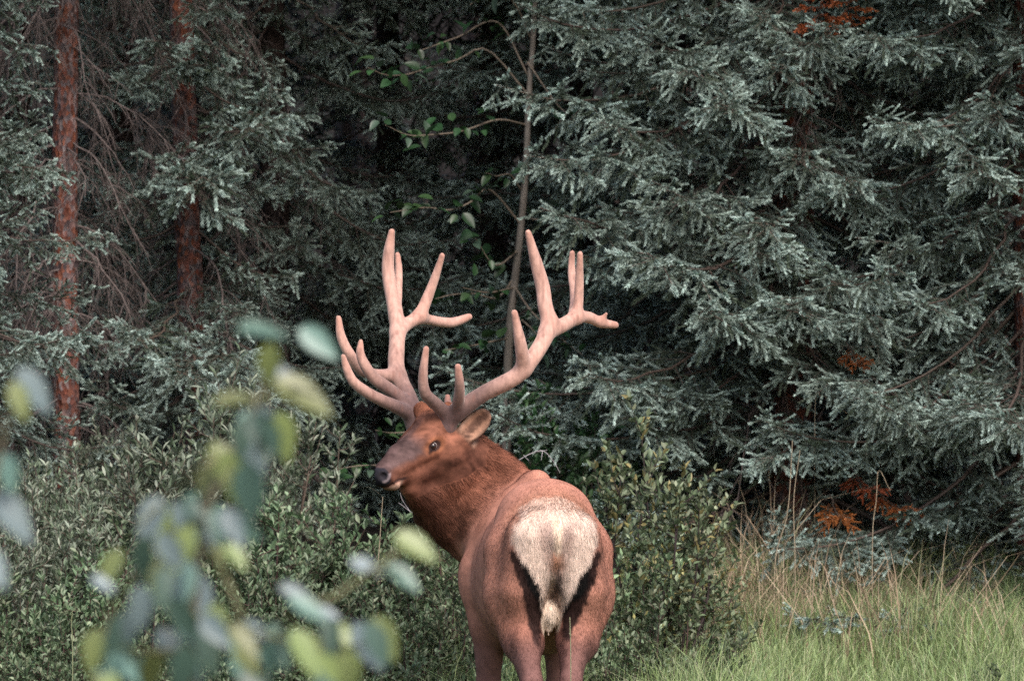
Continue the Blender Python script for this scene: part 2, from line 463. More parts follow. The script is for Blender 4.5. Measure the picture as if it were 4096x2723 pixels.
    for a, b in zip(nk[:-1], nk[1:]):
        ab = b - a; t = np.clip(((V - a) @ ab) / (ab @ ab), 0, 1); dn = np.minimum(dn, np.linalg.norm(V - a - t[:, None] * ab, axis=1))
    along = (V - n3) @ norm(n0 - n3) / np.linalg.norm(n0 - n3)
    isneck = smooth01(.72, .30, along + .10 * n1_) * smooth01(.80, .98, bf)
    mix(isneck, neck)
    mix(.75 * isneck * smooth01(.02, -.12, (V - n2) @ np.array([.55, 0, .83])), (.085, .038, .026))
    mix(.55 * smooth01(.9, 1.2, bf) * smooth01(1.32, 1.42, bz) * (ht < -.1), (.27, .105, .066))   # withers
    # rump patch in the rear frame
    def rz(px, py): return ((px - 2048) / FPX * 20.05 - .185, CAM_H - (py - HORIZON) / FPX * 20.05)
    p2 = np.stack([br, bz], 1); jit = np.stack([.008 * n2_ + .006 * n3_, .008 * n3_ - .006 * n2_], 1); p2 = p2 + jit
    rear = smooth01(.50, .34, bf)
    poly = [rz(2222, 2160), rz(2230, 2285), rz(2220, 2425)]
    dp = seg_dist(p2, poly, [.182, .142, .062])
    patch = smooth01(.014, -.012, dp) * rear
    mix(.9 * smooth01(.06, -.0, dp) * rear * smooth01(1.15, 1.3, bz), (.43, .21, .14))
    mix(patch, (.73, .565, .475))
    mix(patch * .8 * smooth01(-.10, -.02, dp) * smooth01(1.24, 1.40, bz + .02 * n1_), (.50, .30, .21))
    sl_ = seg_dist(p2, [rz(2046, 2205), rz(2082, 2270), rz(2122, 2350), rz(2142, 2430), rz(2150, 2560)], [.010, .026, .036, .038, .014])
    sr_ = seg_dist(p2, [rz(2396, 2210), rz(2364, 2285), rz(2322, 2370), rz(2294, 2440), rz(2276, 2540)], [.010, .024, .034, .036, .014])
    st = np.minimum(sl_, sr_)
    mix(smooth01(.010, -.004, st + .003 * n3_) * rear, (.006, .004, .004))
    mix(.25 * smooth01(.05, .0, st) * rear * (1 - patch), (.10, .05, .042))
    tail_d = seg_dist(p2, [rz(2226, 2085), rz(2226, 2150), rz(2226, 2235)], [.030, .024, .004])
    mix(.55 * smooth01(.055, .01, np.abs(tail_d - .02)) * patch * smooth01(1.30, 1.22, bz), (.36, .22, .19))
    mix(patch * .9 * smooth01(.002, -.008, tail_d), (.76, .58, .45))
    mix(rear * .8 * smooth01(.035, -.01, seg_dist(p2, [rz(2226, 2225), rz(2228, 2260)], [.008, .012])), (.42, .17, .09))
    dk = seg_dist(p2, [rz(2234, 2270), rz(2234, 2330), rz(2216, 2425)], [.006, .018, .010])  # dark skin under the tail, with the cleft's shade tinted in below
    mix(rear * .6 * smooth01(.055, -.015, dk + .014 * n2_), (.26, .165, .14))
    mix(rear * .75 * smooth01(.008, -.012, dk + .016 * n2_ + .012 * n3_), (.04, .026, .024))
    scr = np.linalg.norm((V - B(.11, -.012, .845)) / np.array([.05, .07, .08]), axis=1)
    mix(smooth01(1.15, .9, scr), (.68, .54, .43))
    # inside of the hind legs
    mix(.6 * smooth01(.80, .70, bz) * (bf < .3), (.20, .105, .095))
    # head
    hm = smooth01(-.14, -.02, ht) * (np.abs(hv) < .17) * (hu > -.24) * (hu < .12) * (ht < .55)
    mix(hm, (.19, .078, .05))
    mix(hm * .9 * smooth01(-.075, -.03, hu + .012 * n2_) * smooth01(.15, .24, ht), (.085, .058, .058))     # dark nose bridge
    mix(hm * .75 * smooth01(.035, .01, np.abs(hv)) * smooth01(.06, .15, ht) * (hu > -.03), (.075, .045, .042))
    mix(hm * .7 * smooth01(.06, -.02, ht) * smooth01(-.01, .03, hu), (.24, .09, .05))
    ed = np.linalg.norm(np.stack([ht - .150, (np.abs(hv) - .094), hu + .044], 1) * [.8, .6, 1.25], axis=1)
    mix(hm * .8 * smooth01(.062, .034, ed), (.27, .105, .055))
    mix(hm * .95 * smooth01(.034, .026, ed), (.025, .016, .016))
    mix(hm * .8 * smooth01(.010, .004, np.abs(hu + .054 + .25 * (ht - .17))) * smooth01(.16, .17, ht) * smooth01(.205, .19, ht) * (np.abs(hv) > .05), (.03, .02, .02))
    mix(hm * .75 * smooth01(-.10, -.15, hu) * smooth01(.34, .2, ht), (.085, .036, .025))
    mix(hm * .5 * smooth01(.30, .38, ht) * smooth01(-.03, -.06, hu), (.14, .065, .048))
    near = np.linalg.norm(V - H(.42, 0, -.07), axis=1) < .13
    nose = near * smooth01(.425, .442, ht + .006 * n2_ + .010 * smooth01(.02, .045, np.abs(hv))) * smooth01(-.103, -.090, hu)
    mix(nose, (.018, .017, .022))
    nsd = np.linalg.norm(np.stack([ht - .452, np.abs(hv) - .042, hu + .046], 1) * [.8, 1, 1], axis=1)
    mix(near * smooth01(.030, .022, nsd), (.02, .018, .022))
    mix(near * .7 * smooth01(.009, .002, np.abs(nsd - .028)) * (hu < -.045) * (ht < .46), (.30, .24, .25))
    lip = near * smooth01(-.108, -.118, hu) * smooth01(.335, .36, ht)
    mix(lip, (.34, .215, .16))
    mix(near * .9 * smooth01(.010, .003, np.abs(hu + .103 + .35 * np.clip(.37 - ht, 0, 1))) * smooth01(.30, .34, ht), (.02, .014, .014))
    earm = np.zeros(len(V))
    for (b_, t_, face), isl in zip(ears, (1, 0)):
        ax = norm(t_ - b_); L = np.linalg.norm(t_ - b_); q = V - b_; a_ = q @ ax; rr = np.linalg.norm(q - a_[:, None] * ax, axis=1)
        em = smooth01(.01, .04, a_) * smooth01(.085, .065, rr) * (a_ < L * 1.1)
        fc = norm(face - (face @ ax) * ax)
        earm = np.maximum(earm, em)
        mix(em, (.12, .052, .035))
        mix(em * smooth01(.15, .55, N @ fc), (.34, .19, .13))
        mix(em * smooth01(.15, .55, N @ fc) * .75 * smooth01(.028, .010, rr + .01 * n3_), (.075, .04, .032))
        mix(em * .7 * smooth01(.036, .046, rr) , (.22, .14, .105))
    hoof = smooth01(.09, .06, bz); mix(hoof, (.02, .018, .016))
    # streaks along the coat
    st_n = vnoise(np.stack([(V @ np.array([.7, .2, .68])) * 45, (V @ np.array([-.3, .9, .3])) * 45, V[:, 2] * 10], 1), 7)
    col = col * (1 + .15 * n2_ + .13 * n3_ + .14 * st_n + .3 * isneck * st_n + .16 * hm * n2_ + .12 * hm * n3_)[:, None]
    col = np.clip(col, .006, .9)
    L_ = V - B(.1, 0, 0)
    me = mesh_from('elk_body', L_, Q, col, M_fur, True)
    link(bpy.data.objects.new('body', me), root)
    # ---- fur
    a = V[Q]; area = np.linalg.norm(np.cross(a[:, 2] - a[:, 0], a[:, 3] - a[:, 1]), axis=1) / 2
    vis = (V[Q[:, 0], 2] > .3)
    wq = area * vis * (1 + 1.2 * isneck[Q[:, 0]]) ; wq /= wq.sum()
    NS = 330000
    fi = rng.choice(len(Q), NS, p=wq); uu, vv = rng.random((2, NS, 1))
    q = Q[fi]
    def lerp(X): return (X[q[:, 0]] * (1 - uu) + X[q[:, 1]] * uu) * (1 - vv) + (X[q[:, 3]] * (1 - uu) + X[q[:, 2]] * uu) * vv
    bp, bn_, bw, bc = lerp(V), norm(lerp(N)), norm(lerp(W)), lerp(col)
    i0 = q[:, 0]
    ln = .015 + .030 * isneck[i0] + .010 * patch[i0]
    ln = np.where(hm[i0] > .3, .006 + .012 * (ht[i0] < .05) * (hu[i0] > -.02), ln)
    ln = np.where(nose[i0] > .3, .0005, ln)
    ln = np.where(bz[i0] < .7, .009, ln)
    ln = np.where(earm[i0] > .3, .005, ln)
    ln = ln * rng.uniform(.55, 1.25, NS)
    clump = vnoise(bp * 60, 9)[:, None]
    lift = (.02 + .22 * smooth01(.34, .12, bf[i0]))[:, None]; lift = np.maximum(lift, .24 * isneck[i0][:, None])
    lift = np.where(hm[i0][:, None] > .3, .08, lift)
    dr = norm(bw + bn_ * lift * (.75 + .6 * rng.random((NS, 1)) + .4 * clump) + 0)
    rn = .13 * rng.standard_normal((NS, 3)); rn -= .8 * (rn * bn_).sum(1, keepdims=True) * bn_; dr = norm(dr + rn)
    side = norm(np.cross(bn_, dr) + .12 * rng.standard_normal((NS, 3))) * (.0011 + .0006 * rng.random((NS, 1)))
    fl_ = ((np.cross(side, dr) * bn_).sum(1) < 0)[:, None]; side = np.where(fl_, -side, side)
    FV = np.stack([bp - side - bn_ * .001, bp + side - bn_ * .001, bp + dr * ln[:, None]], 1).reshape(-1, 3)
    fac = (rng.uniform(.74, 1.2, (NS, 1)) + .16 * clump)
    fac = 1 + (fac - 1) * (1 - .5 * patch[i0][:, None])
    FC = np.stack([bc * fac * .9, bc * fac * .9, bc * fac * 1.12], 1).reshape(-1, 3)
    FN = np.repeat(norm(bn_ + .18 * rng.standard_normal((NS, 3))), 3, 0)
    me = mesh_from('elk_fur', FV - B(.1, 0, 0), np.arange(NS * 3).reshape(-1, 3), np.clip(FC, .004, .92), M_fur, True)
    me.normals_split_custom_set_from_vertices(FN.astype(np.float32))
    fo = link(bpy.data.objects.new('fur', me), root); fo['kind'] = 'stuff'
    # ---- eyes
    M_eye = new_mat('elk_eye', .06, .6)
    for s in (-1, 1):
        g = Geo(); c = H(.150, s * .087, -.044); rad = .0190
        th, ph = np.meshgrid(np.linspace(0, np.pi, 17), np.linspace(0, 2 * np.pi, 24, endpoint=False), indexing='ij')
        gaze = norm(np.array([.16, -1, -.05])) if s > 0 else norm(s * HLf + .3 * HF)
        u1 = norm(np.cross(gaze, UP)); u2 = np.cross(u1, gaze)
        d = gaze * np.cos(th)[..., None] + (u1 * np.cos(ph)[..., None] + u2 * np.sin(ph)[..., None]) * np.sin(th)[..., None]
        cc = np.where((th < .38)[..., None], [.004, .004, .006], np.where((th < 1.02)[..., None], [.03, .014, .01], [.62, .58, .56]))
        n = 24; i, j = np.meshgrid(np.arange(16), np.arange(n), indexing='ij'); a0 = i * n + j; a1 = i * n + (j + 1) % n
        g.add((c + d * rad - B(.1, 0, 0)).reshape(-1, 3), np.stack([a0, a0 + n, a1 + n, a1], -1).reshape(-1, 4)[:, ::-1], cc.reshape(-1, 3))
        link(bpy.data.objects.new('eye', g.mesh('elk_eye', M_eye, True)), root)
    # ---- antlers: (path as photo pixel + depth), radii
    def path(*p): return [P(*x) for x in p]
    left = [
        (path((1786, 1712, 21.17), (1800, 1672, 21.16), (1850, 1632, 21.13), (1935, 1574, 21.10), (2040, 1520, 21.06), (2092, 1478, 21.06), (2135, 1425, 21.08), (2177, 1355, 21.12), (2200, 1290, 21.16)), [.046, .046, .041, .037, .038, .037, .036, .037, .038]),
        (path((2200, 1290, 21.16), (2180, 1220, 21.17), (2171, 1150, 21.18), (2143, 1044, 21.16), (2112, 930, 21.12)), [.036, .035, .033, .028, .015]),
        (path((2185, 1330, 21.14), (2244, 1304, 21.20), (2304, 1268, 21.27)), [.034, .034, .031]),
        (path((2304, 1268, 21.27), (2313, 1215, 21.28), (2317, 1123, 21.26), (2320, 1016, 21.22)), [.028, .024, .021, .014]),
        (path((2290, 1275, 21.28), (2298, 1189, 21.37), (2286, 1092, 21.42), (2289, 1012, 21.42)), [.022, .020, .019, .014]),
        (path((2304, 1268, 21.27), (2353, 1268, 21.33), (2401, 1290, 21.38), (2462, 1300, 21.42)), [.028, .027, .024, .017]),
        (path((2405, 1285, 21.38), (2425, 1255, 21.36)), [.016, .009]),
        (path((2095, 1478, 21.06), (2088, 1410, 21.00), (2075, 1340, 20.96), (2058, 1250, 20.93)), [.034, .030, .025, .015]),
        (path((1826, 1652, 21.14), (1836, 1590, 21.05), (1838, 1529, 20.99), (1832, 1466, 20.96)), [.031, .026, .022, .0155]),
        (path((1800, 1672, 21.16), (1740, 1612, 21.08), (1700, 1572, 21.00), (1692, 1500, 20.96), (1705, 1394, 20.94)), [.032, .029, .027, .022, .014]),
        (path((1806, 1650, 21.18), (1792, 1610, 21.24), (1790, 1585, 21.26)), [.022, .017, .013]),
    ]
    right = [
        (path((1664, 1712, 21.29), (1652, 1665, 21.30), (1640, 1605, 21.33), (1606, 1530, 21.38), (1585, 1468, 21.42), (1586, 1395, 21.46), (1590, 1311, 21.51), (1576, 1226, 21.55), (1553, 1092, 21.58), (1556, 1002, 21.57), (1567, 926, 21.55)), [.046, .045, .040, .037, .038, .037, .036, .033, .030, .026, .015]),
        (path((1584, 1275, 21.53), (1592, 1165, 21.64), (1595, 1080, 21.69), (1590, 1018, 21.70)), [.024, .020, .018, .013]),
        (path((1588, 1330, 21.5), (1630, 1295, 21.56), (1678, 1266, 21.61)), [.030, .030, .031]),
        (path((1678, 1266, 21.61), (1704, 1205, 21.63), (1738, 1117, 21.63), (1769, 1022, 21.60)), [.029, .026, .021, .014]),
        (path((1678, 1266, 21.61), (1723, 1280, 21.68), (1795, 1291, 21.75), (1844, 1280, 21.79), (1876, 1267, 21.80)), [.027, .024, .024, .021, .017]),
        (path((1650, 1662, 21.29), (1589, 1628, 21.22), (1530, 1602, 21.16), (1468, 1569, 21.11), (1412, 1525, 21.07), (1385, 1468, 21.05), (1372, 1425, 21.04)), [.034, .031, .028, .026, .024, .019, .013]),
        (path((1640, 1630, 21.31), (1570, 1566, 21.27), (1497, 1513, 21.23), (1460, 1462, 21.20), (1441, 1414, 21.19), (1443, 1366, 21.19)), [.034, .031, .028, .025, .020, .012]),
        (path((1590, 1500, 21.40), (1510, 1500, 21.36), (1445, 1480, 21.32), (1400, 1420, 21.28), (1364, 1347, 21.26), (1354, 1272, 21.25)), [.034, .028, .026, .026, .022, .014]),
    ]
    for br_, nm in ((left, 'left'), (right, 'right')):
        allp = np.concatenate([np.array(p) for p, r in br_])
        fl = Field(allp.min(0) - .07, allp.max(0) + .07, .006)
        for pts, rr in br_:
            m = (len(pts) - 1) * 3 + 1
            ps = spline(pts, m); rs = np.interp(np.linspace(0, 1, m), np.linspace(0, 1, len(rr)), rr)
            fl.strand(ps, rs, .022)
        AV, AQ = fl.surface(); AN = vnormals(AV, AQ)
        base = np.array(br_[0][0][0])
        db = np.linalg.norm(AV - base, axis=1)
        tipd = np.min([np.linalg.norm(AV - pts[-1], axis=1) for pts, _ in br_], axis=0)
        c = np.tile(np.array([.54, .325, .265]), (len(AV), 1))
        k = smooth01(.50, .08, db + .06 * vnoise(AV * 14, 3))[:, None] * .92; c = c * (1 - k) + np.array([.085, .056, .058]) * k
        k = smooth01(.10, .0, tipd)[:, None] * .5; c = c * (1 - k) + np.array([.40, .185, .135]) * k
        k = smooth01(.2, .8, vnoise(AV * [70, 70, 11], 4))[:, None] * .45; c = c * (1 - k) + np.array([.22, .105, .085]) * k
        c = c * (1 + .1 * vnoise(AV * 70, 8))[:, None]
        vein = vnoise(AV * [30, 30, 9], 6); AV = AV + AN * (.0009 * vein)[:, None]
        ob = link(bpy.data.objects.new('antler', mesh_from('antler_' + nm, AV - B(.1, 0, 0), AQ, c, M_velvet, True)), root)
    print('elk verts', len(V))
    return root

# ------------------------------------------------------------------ spruces
NEW = np.array([.44, .56, .51]); OLD = np.array([.050, .068, .046]); DEADN = np.array([.36, .11, .035]); TWIG = np.array([.085, .062, .052])

def needles(g, pts, n, length, width, colA, colB, spread=.85):
    """n needles along the polyline, colour running from colA (inner end) to colB (tip)"""
    pts = np.asarray(pts); m = len(pts) - 1
    u = rng.random(n) * m; i = np.minimum(u.astype(int), m - 1); f = (u - i)[:, None]
    p = pts[i] * (1 - f) + pts[i + 1] * f; t = norm(pts[i + 1] - pts[i])
    r = rng.standard_normal((n, 3)); r[:, 2] += .35
    r = norm(r - (r * t).sum(1, keepdims=True) * t)
    tipness = (u / m)[:, None]
    d = norm(t * (.75 + .5 * tipness) + r * spread)
    L = length * rng.uniform(.7, 1.15, (n, 1)) * (1 - .25 * tipness)
    sd = norm(np.cross(d, rng.standard_normal((n, 3)))) * width * .5
    V = np.stack([p - sd, p + sd, p + d * L], 1).reshape(-1, 3)
    c = (colA * (1 - tipness) + colB * tipness) * rng.uniform(.7, 1.25, (n, 1))
    g.add(V, np.arange(3 * n).reshape(-1, 3), np.repeat(c, 3, 0))

def spruce_branch(L, seed, droop=.25, dead=False, lite=False):
    """one bough along +X, needles on the side shoots, pale new growth at the ends"""
    global rng
    keep = rng; rng = np.random.default_rng(seed)
    g = Geo(); n = 12
    s = np.linspace(0, 1, n)
    z = -droop * L * np.sin(s * 2.2) * .8 + .10 * L * s ** 3 + .02 * L * rng.standard_normal(n).cumsum() * .3
    y = .03 * L * rng.standard_normal(n).cumsum() * .6
    axis = np.stack([s * L, y - y[0], z], 1)
    tube(g, axis, np.linspace(.0095, .0018, n) * (.6 + .4 * L), 4, TWIG)
    newc = DEADN if dead else NEW; oldc = DEADN * .6 if dead else OLD
    def at(t):
        x = t * (n - 1); i = min(int(x), n - 2); f = x - i
        return axis[i] * (1 - f) + axis[i + 1] * f, norm(axis[i + 1] - axis[i])
    step = .07 if not lite else .11
    ts = np.arange(.16 * L, L, step) / L
    for k, t in enumerate(ts):
        for sd in (-1, 1):
            p, tg = at(min(1, t + rng.uniform(-.01, .01)))
            ln = (.30 * L ** .6 * (1 - t) ** .75 + .075) * rng.uniform(.6, 1.2)
            if t < .38: ln *= rng.uniform(.25, .9)
            ang = R(rng.uniform(42, 66)); side = norm(np.cross([0, 0, 1.], tg)) * sd
            d = norm(tg * math.cos(ang) + side * math.sin(ang) + np.array([0, 0, rng.uniform(-.75, .42)]))
            m = 5; q = np.linspace(0, 1, m)[:, None]
            sec = p + d * ln * q + np.array([0, 0, -1.]) * (ln * rng.uniform(.10, .55)) * q ** 2 + np.array([0, 0, .18 * ln]) * q ** 4
            if not lite: tube(g, sec, np.linspace(.0032, .0012, m), 3, TWIG)
            inner = rng.uniform(.12, .45) if t < .5 else 0
            i0 = int(inner * (m - 1))
            part = sec[i0:]
            new_amt = rng.uniform(.55, 1)  # random share of new-growth colour
            if lite:
                needles(g, part, max(6, int(ln * 90)), .05, .011, oldc, oldc * .6 + newc * .4 * new_amt, .9)
                continue
            needles(g, part, int(ln * 700), .0165, .0042, oldc, oldc * .45 + newc * .55 * new_amt)
            # tertiary shoots
            nt_ = int(ln / .042)
            for j in range(nt_):
                u = (j + 1.0) / (nt_ + .6)
                if u < inner: continue
                for s2 in (-1, 1):
                    if rng.random() < .22: continue
                    x = u * (m - 1); ii = min(int(x), m - 2); pp = sec[ii] + (sec[ii + 1] - sec[ii]) * (x - ii); tt = norm(sec[ii + 1] - sec[ii])
                    l3 = (.092 * (1 - u * .40)) * rng.uniform(.55, 1.25) * (.8 + .3 * L)
                    a3 = R(rng.uniform(35, 65)); sd3 = norm(np.cross([0, 0, 1.], tt) * s2 + np.array([0, 0, rng.uniform(-1.1, .6)]))
                    d3 = norm(tt * math.cos(a3) + sd3 * math.sin(a3))
                    sh = np.stack([pp, pp + d3 * l3 * .5 + [0, 0, -.004], pp + d3 * l3 + [0, 0, rng.uniform(-.016, .006)]])
                    age = rng.random()
                    tip = newc * rng.uniform(.75, 1.15) if age < .5 + .45 * t else oldc * 1.6
                    needles(g, sh, int(l3 * 1250), .0165, .0050, oldc * (1.0 if t < .5 else 1.3), tip, .8)
            # fat pale tip of the side shoot
            needles(g, sec[-2:], 130, .0175, .0052, oldc * .3 + newc * .7, newc * rng.uniform(.9, 1.2), .75)
    needles(g, axis[-3:], 150 if not lite else 14, .016 if not lite else .05, .003 if not lite else .011, oldc, newc)
    rng = keep
    return g

def dead_branch(L, seed):
    """bare drooping branch with hanging twigs"""
    global rng
    keep = rng; rng = np.random.default_rng(seed)
    g = Geo(); n = 9; s = np.linspace(0, 1, n)
    z = .05 * L * s - rng.uniform(.45, .85) * L * s ** 1.7; y = .06 * L * rng.standard_normal(n).cumsum() * .5
    ax = np.stack([s * L * .85, y - y[0], z], 1)
    grey = np.array([.15, .122, .115])
    tube(g, ax, np.linspace(.0075, .0016, n), 4, grey)
    for k in range(int(L * 22)):
        t = rng.uniform(.12, 1); x = t * (n - 1); i = min(int(x), n - 2); p = ax[i] + (ax[i + 1] - ax[i]) * (x - i)
        l2 = rng.uniform(.10, .34) * (1.15 - .5 * t); d = norm(np.array([rng.uniform(.0, .7), rng.uniform(-.8, .8), rng.uniform(-1.0, .15)]))
        m = 5; q = np.linspace(0, 1, m)[:, None]
        sec = p + d * l2 * q + np.array([0, 0, -1.]) * l2 * .45 * q ** 2 + rng.standard_normal((m, 3)) * .006 * q
        tube(g, sec, np.linspace(.0028, .0010, m), 3, grey * rng.uniform(.55, 1.25))
        for j in range(rng.integers(2, 6)):
            q0 = sec[rng.integers(1, m)]; d3 = norm(d * .4 + rng.standard_normal(3) * .6 + [0, 0, -.7]); l3 = rng.uniform(.04, .13)
            tube(g, np.stack([q0, q0 + d3 * l3 * .5, q0 + d3 * l3 + [0, 0, -.012]]), [.0015, .0012, .0008], 3, grey * rng.uniform(.5, 1.2))
    rng = keep
    return g

BR = {}
def branch_meshes():
    for nm, L, seeds, dr in (('long', 1.55, (1, 2, 3), .20), ('mid', 1.1, (4, 5, 6), .22), ('short', .7, (7, 8, 9), .18)):
        BR[nm] = [spruce_branch(L, sd, dr).mesh('spruce_bough_' + nm, M_needle) for sd in seeds]
    BR['dead'] = [dead_branch(L, sd).mesh('bare_branch', M_wood) for L, sd in ((.75, 21), (.6, 22), (.9, 23), (.5, 24))]
    BR['brown'] = [spruce_branch(.42, sd, .2, dead=True).mesh('rust_brown_spray', M_needle) for sd in (31, 32)]
    BR['lite'] = [spruce_branch(1.3, sd, .22, lite=True) for sd in (41, 42, 43)]

def trunk_mesh(pts, r0, r1, n=14, mat=None, rough=.06, name='trunk'):
    m = max(24, int(np.linalg.norm(np.array(pts[-1]) - pts[0]) / .06)); m = min(m, 120)
    ps = spline(pts, m); g = Geo(); rad = np.linspace(r0, r1, m)
    tube(g, ps, rad, n, (.1, .1, .1))
    V = g.V[0]; c = np.repeat(ps, n, 0); d = V - c
    g.V[0] = c + d * (1 + rough * vnoise(V * [28, 28, 16], 5) + rough * .8 * vnoise(V * [9, 9, 4], 6))[:, None]
    return g.mesh(name, mat or M_bark, True)

def add_bough(root, base, az, pitch, kind, scale, roll=0, name='branch', rs=random):
    me = rs.choice(BR[kind]); o = link(bpy.data.objects.new(name, me), root)
    o.location = Vector(base) - root.location
    o.rotation_euler = (roll, pitch, az); o.scale = (scale, scale * rs.choice((1, 1, -1)) if False else scale, scale)
    return o

def spruce(x, y, H_, rb, label, seed, zlo, zhi, dens, crown, lean=(0, 0), extra=None, bare=None, group='spruces of the forest edge', skip=None, blen=1.0, bark=None):
    rs = random.Random(seed)
    gz = float(ground_z(x, y)) - .06
    root = empty('spruce_tree', (x, y, gz), label, 'tree', group)
    def axis(z):                                  # z above base
        t = z / H_; return Vector((x + lean[0] * t + .02 * math.sin(z * 1.1 + seed), y + lean[1] * t, gz + z))
    pts = [np.array(axis(H_ * k / 10)) - np.array((x, y, gz)) for k in range(11)]
    link(bpy.data.objects.new('trunk', trunk_mesh(pts, rb, rb * .15, mat=bark or M_bark)), root)
    def rad(z): return rb * (1 - .85 * z / H_)
    if dens:
        z = zlo; k = 0
        while z < zhi:
            for j in range(3):
                az = k * 2.4 + rs.uniform(-.3, .3); k += 1
                if skip and skip(az % (2 * math.pi), z): continue
                L = crown * max(.22, (1 - z / (H_ * 1.02))) ** .75 * rs.uniform(.72, 1.12) * (blen if z < 4.2 else 1.6)  # unseen boughs above the view are lengthened to shade the interior
                kind = 'long' if L > 1.25 else 'mid' if L > .82 else 'short'
                sc = L / {'long': 1.55, 'mid': 1.1, 'short': .7}[kind]
                pitch = R(rs.uniform(-6, 16) + 10 * (1 - z / H_))
                b = axis(z + rs.uniform(-.08, .08)); b += Vector((math.cos(az), math.sin(az), 0)) * rad(z) * .7
                add_bough(root, b, az, pitch, kind, sc, rs.uniform(-.5, .5), rs=rs)
            z += 1 / dens * 3 * (1 if z < 4.6 else 1.5)
    if bare:
        z0, z1, n = bare
        for q in range(n):
            z = rs.uniform(z0, z1); az = rs.uniform(0, 2 * math.pi)
            b = axis(z) + Vector((math.cos(az), math.sin(az), 0)) * rad(z) * .8
            add_bough(root, b, az, R(rs.uniform(-12, 25)), 'dead', rs.uniform(.75, 1.2), rs.uniform(-.4, .4), 'bare_branch', rs=rs)
    for e in (extra or []):                       # hero boughs: (attach height above base, tip as world point, kind)
        zb, tip, kind = e[:3]
        b = axis(zb); d = Vector(tip) - b; az = math.atan2(d.y, d.x); b += Vector((math.cos(az), math.sin(az), 0)) * rad(zb) * .6
        d = Vector(tip) - b; L = d.length
        base = {'long': 1.55, 'mid': 1.1, 'short': .7, 'brown': .42, 'dead': .75}[kind]
        o = add_bough(root, b if kind != 'brown' else Vector(tip) - d.normalized() * .42 * e[3], az, -math.asin(max(-1, min(1, d.z / L))) - R(5), kind, (L / base) if kind != 'brown' else e[3], rs.uniform(-.2, .2), 'branch' if kind != 'brown' else 'dead_spray', rs=rs)
        if kind == 'brown': o['label'] = 'spray of dead rust-brown needles'
    return root

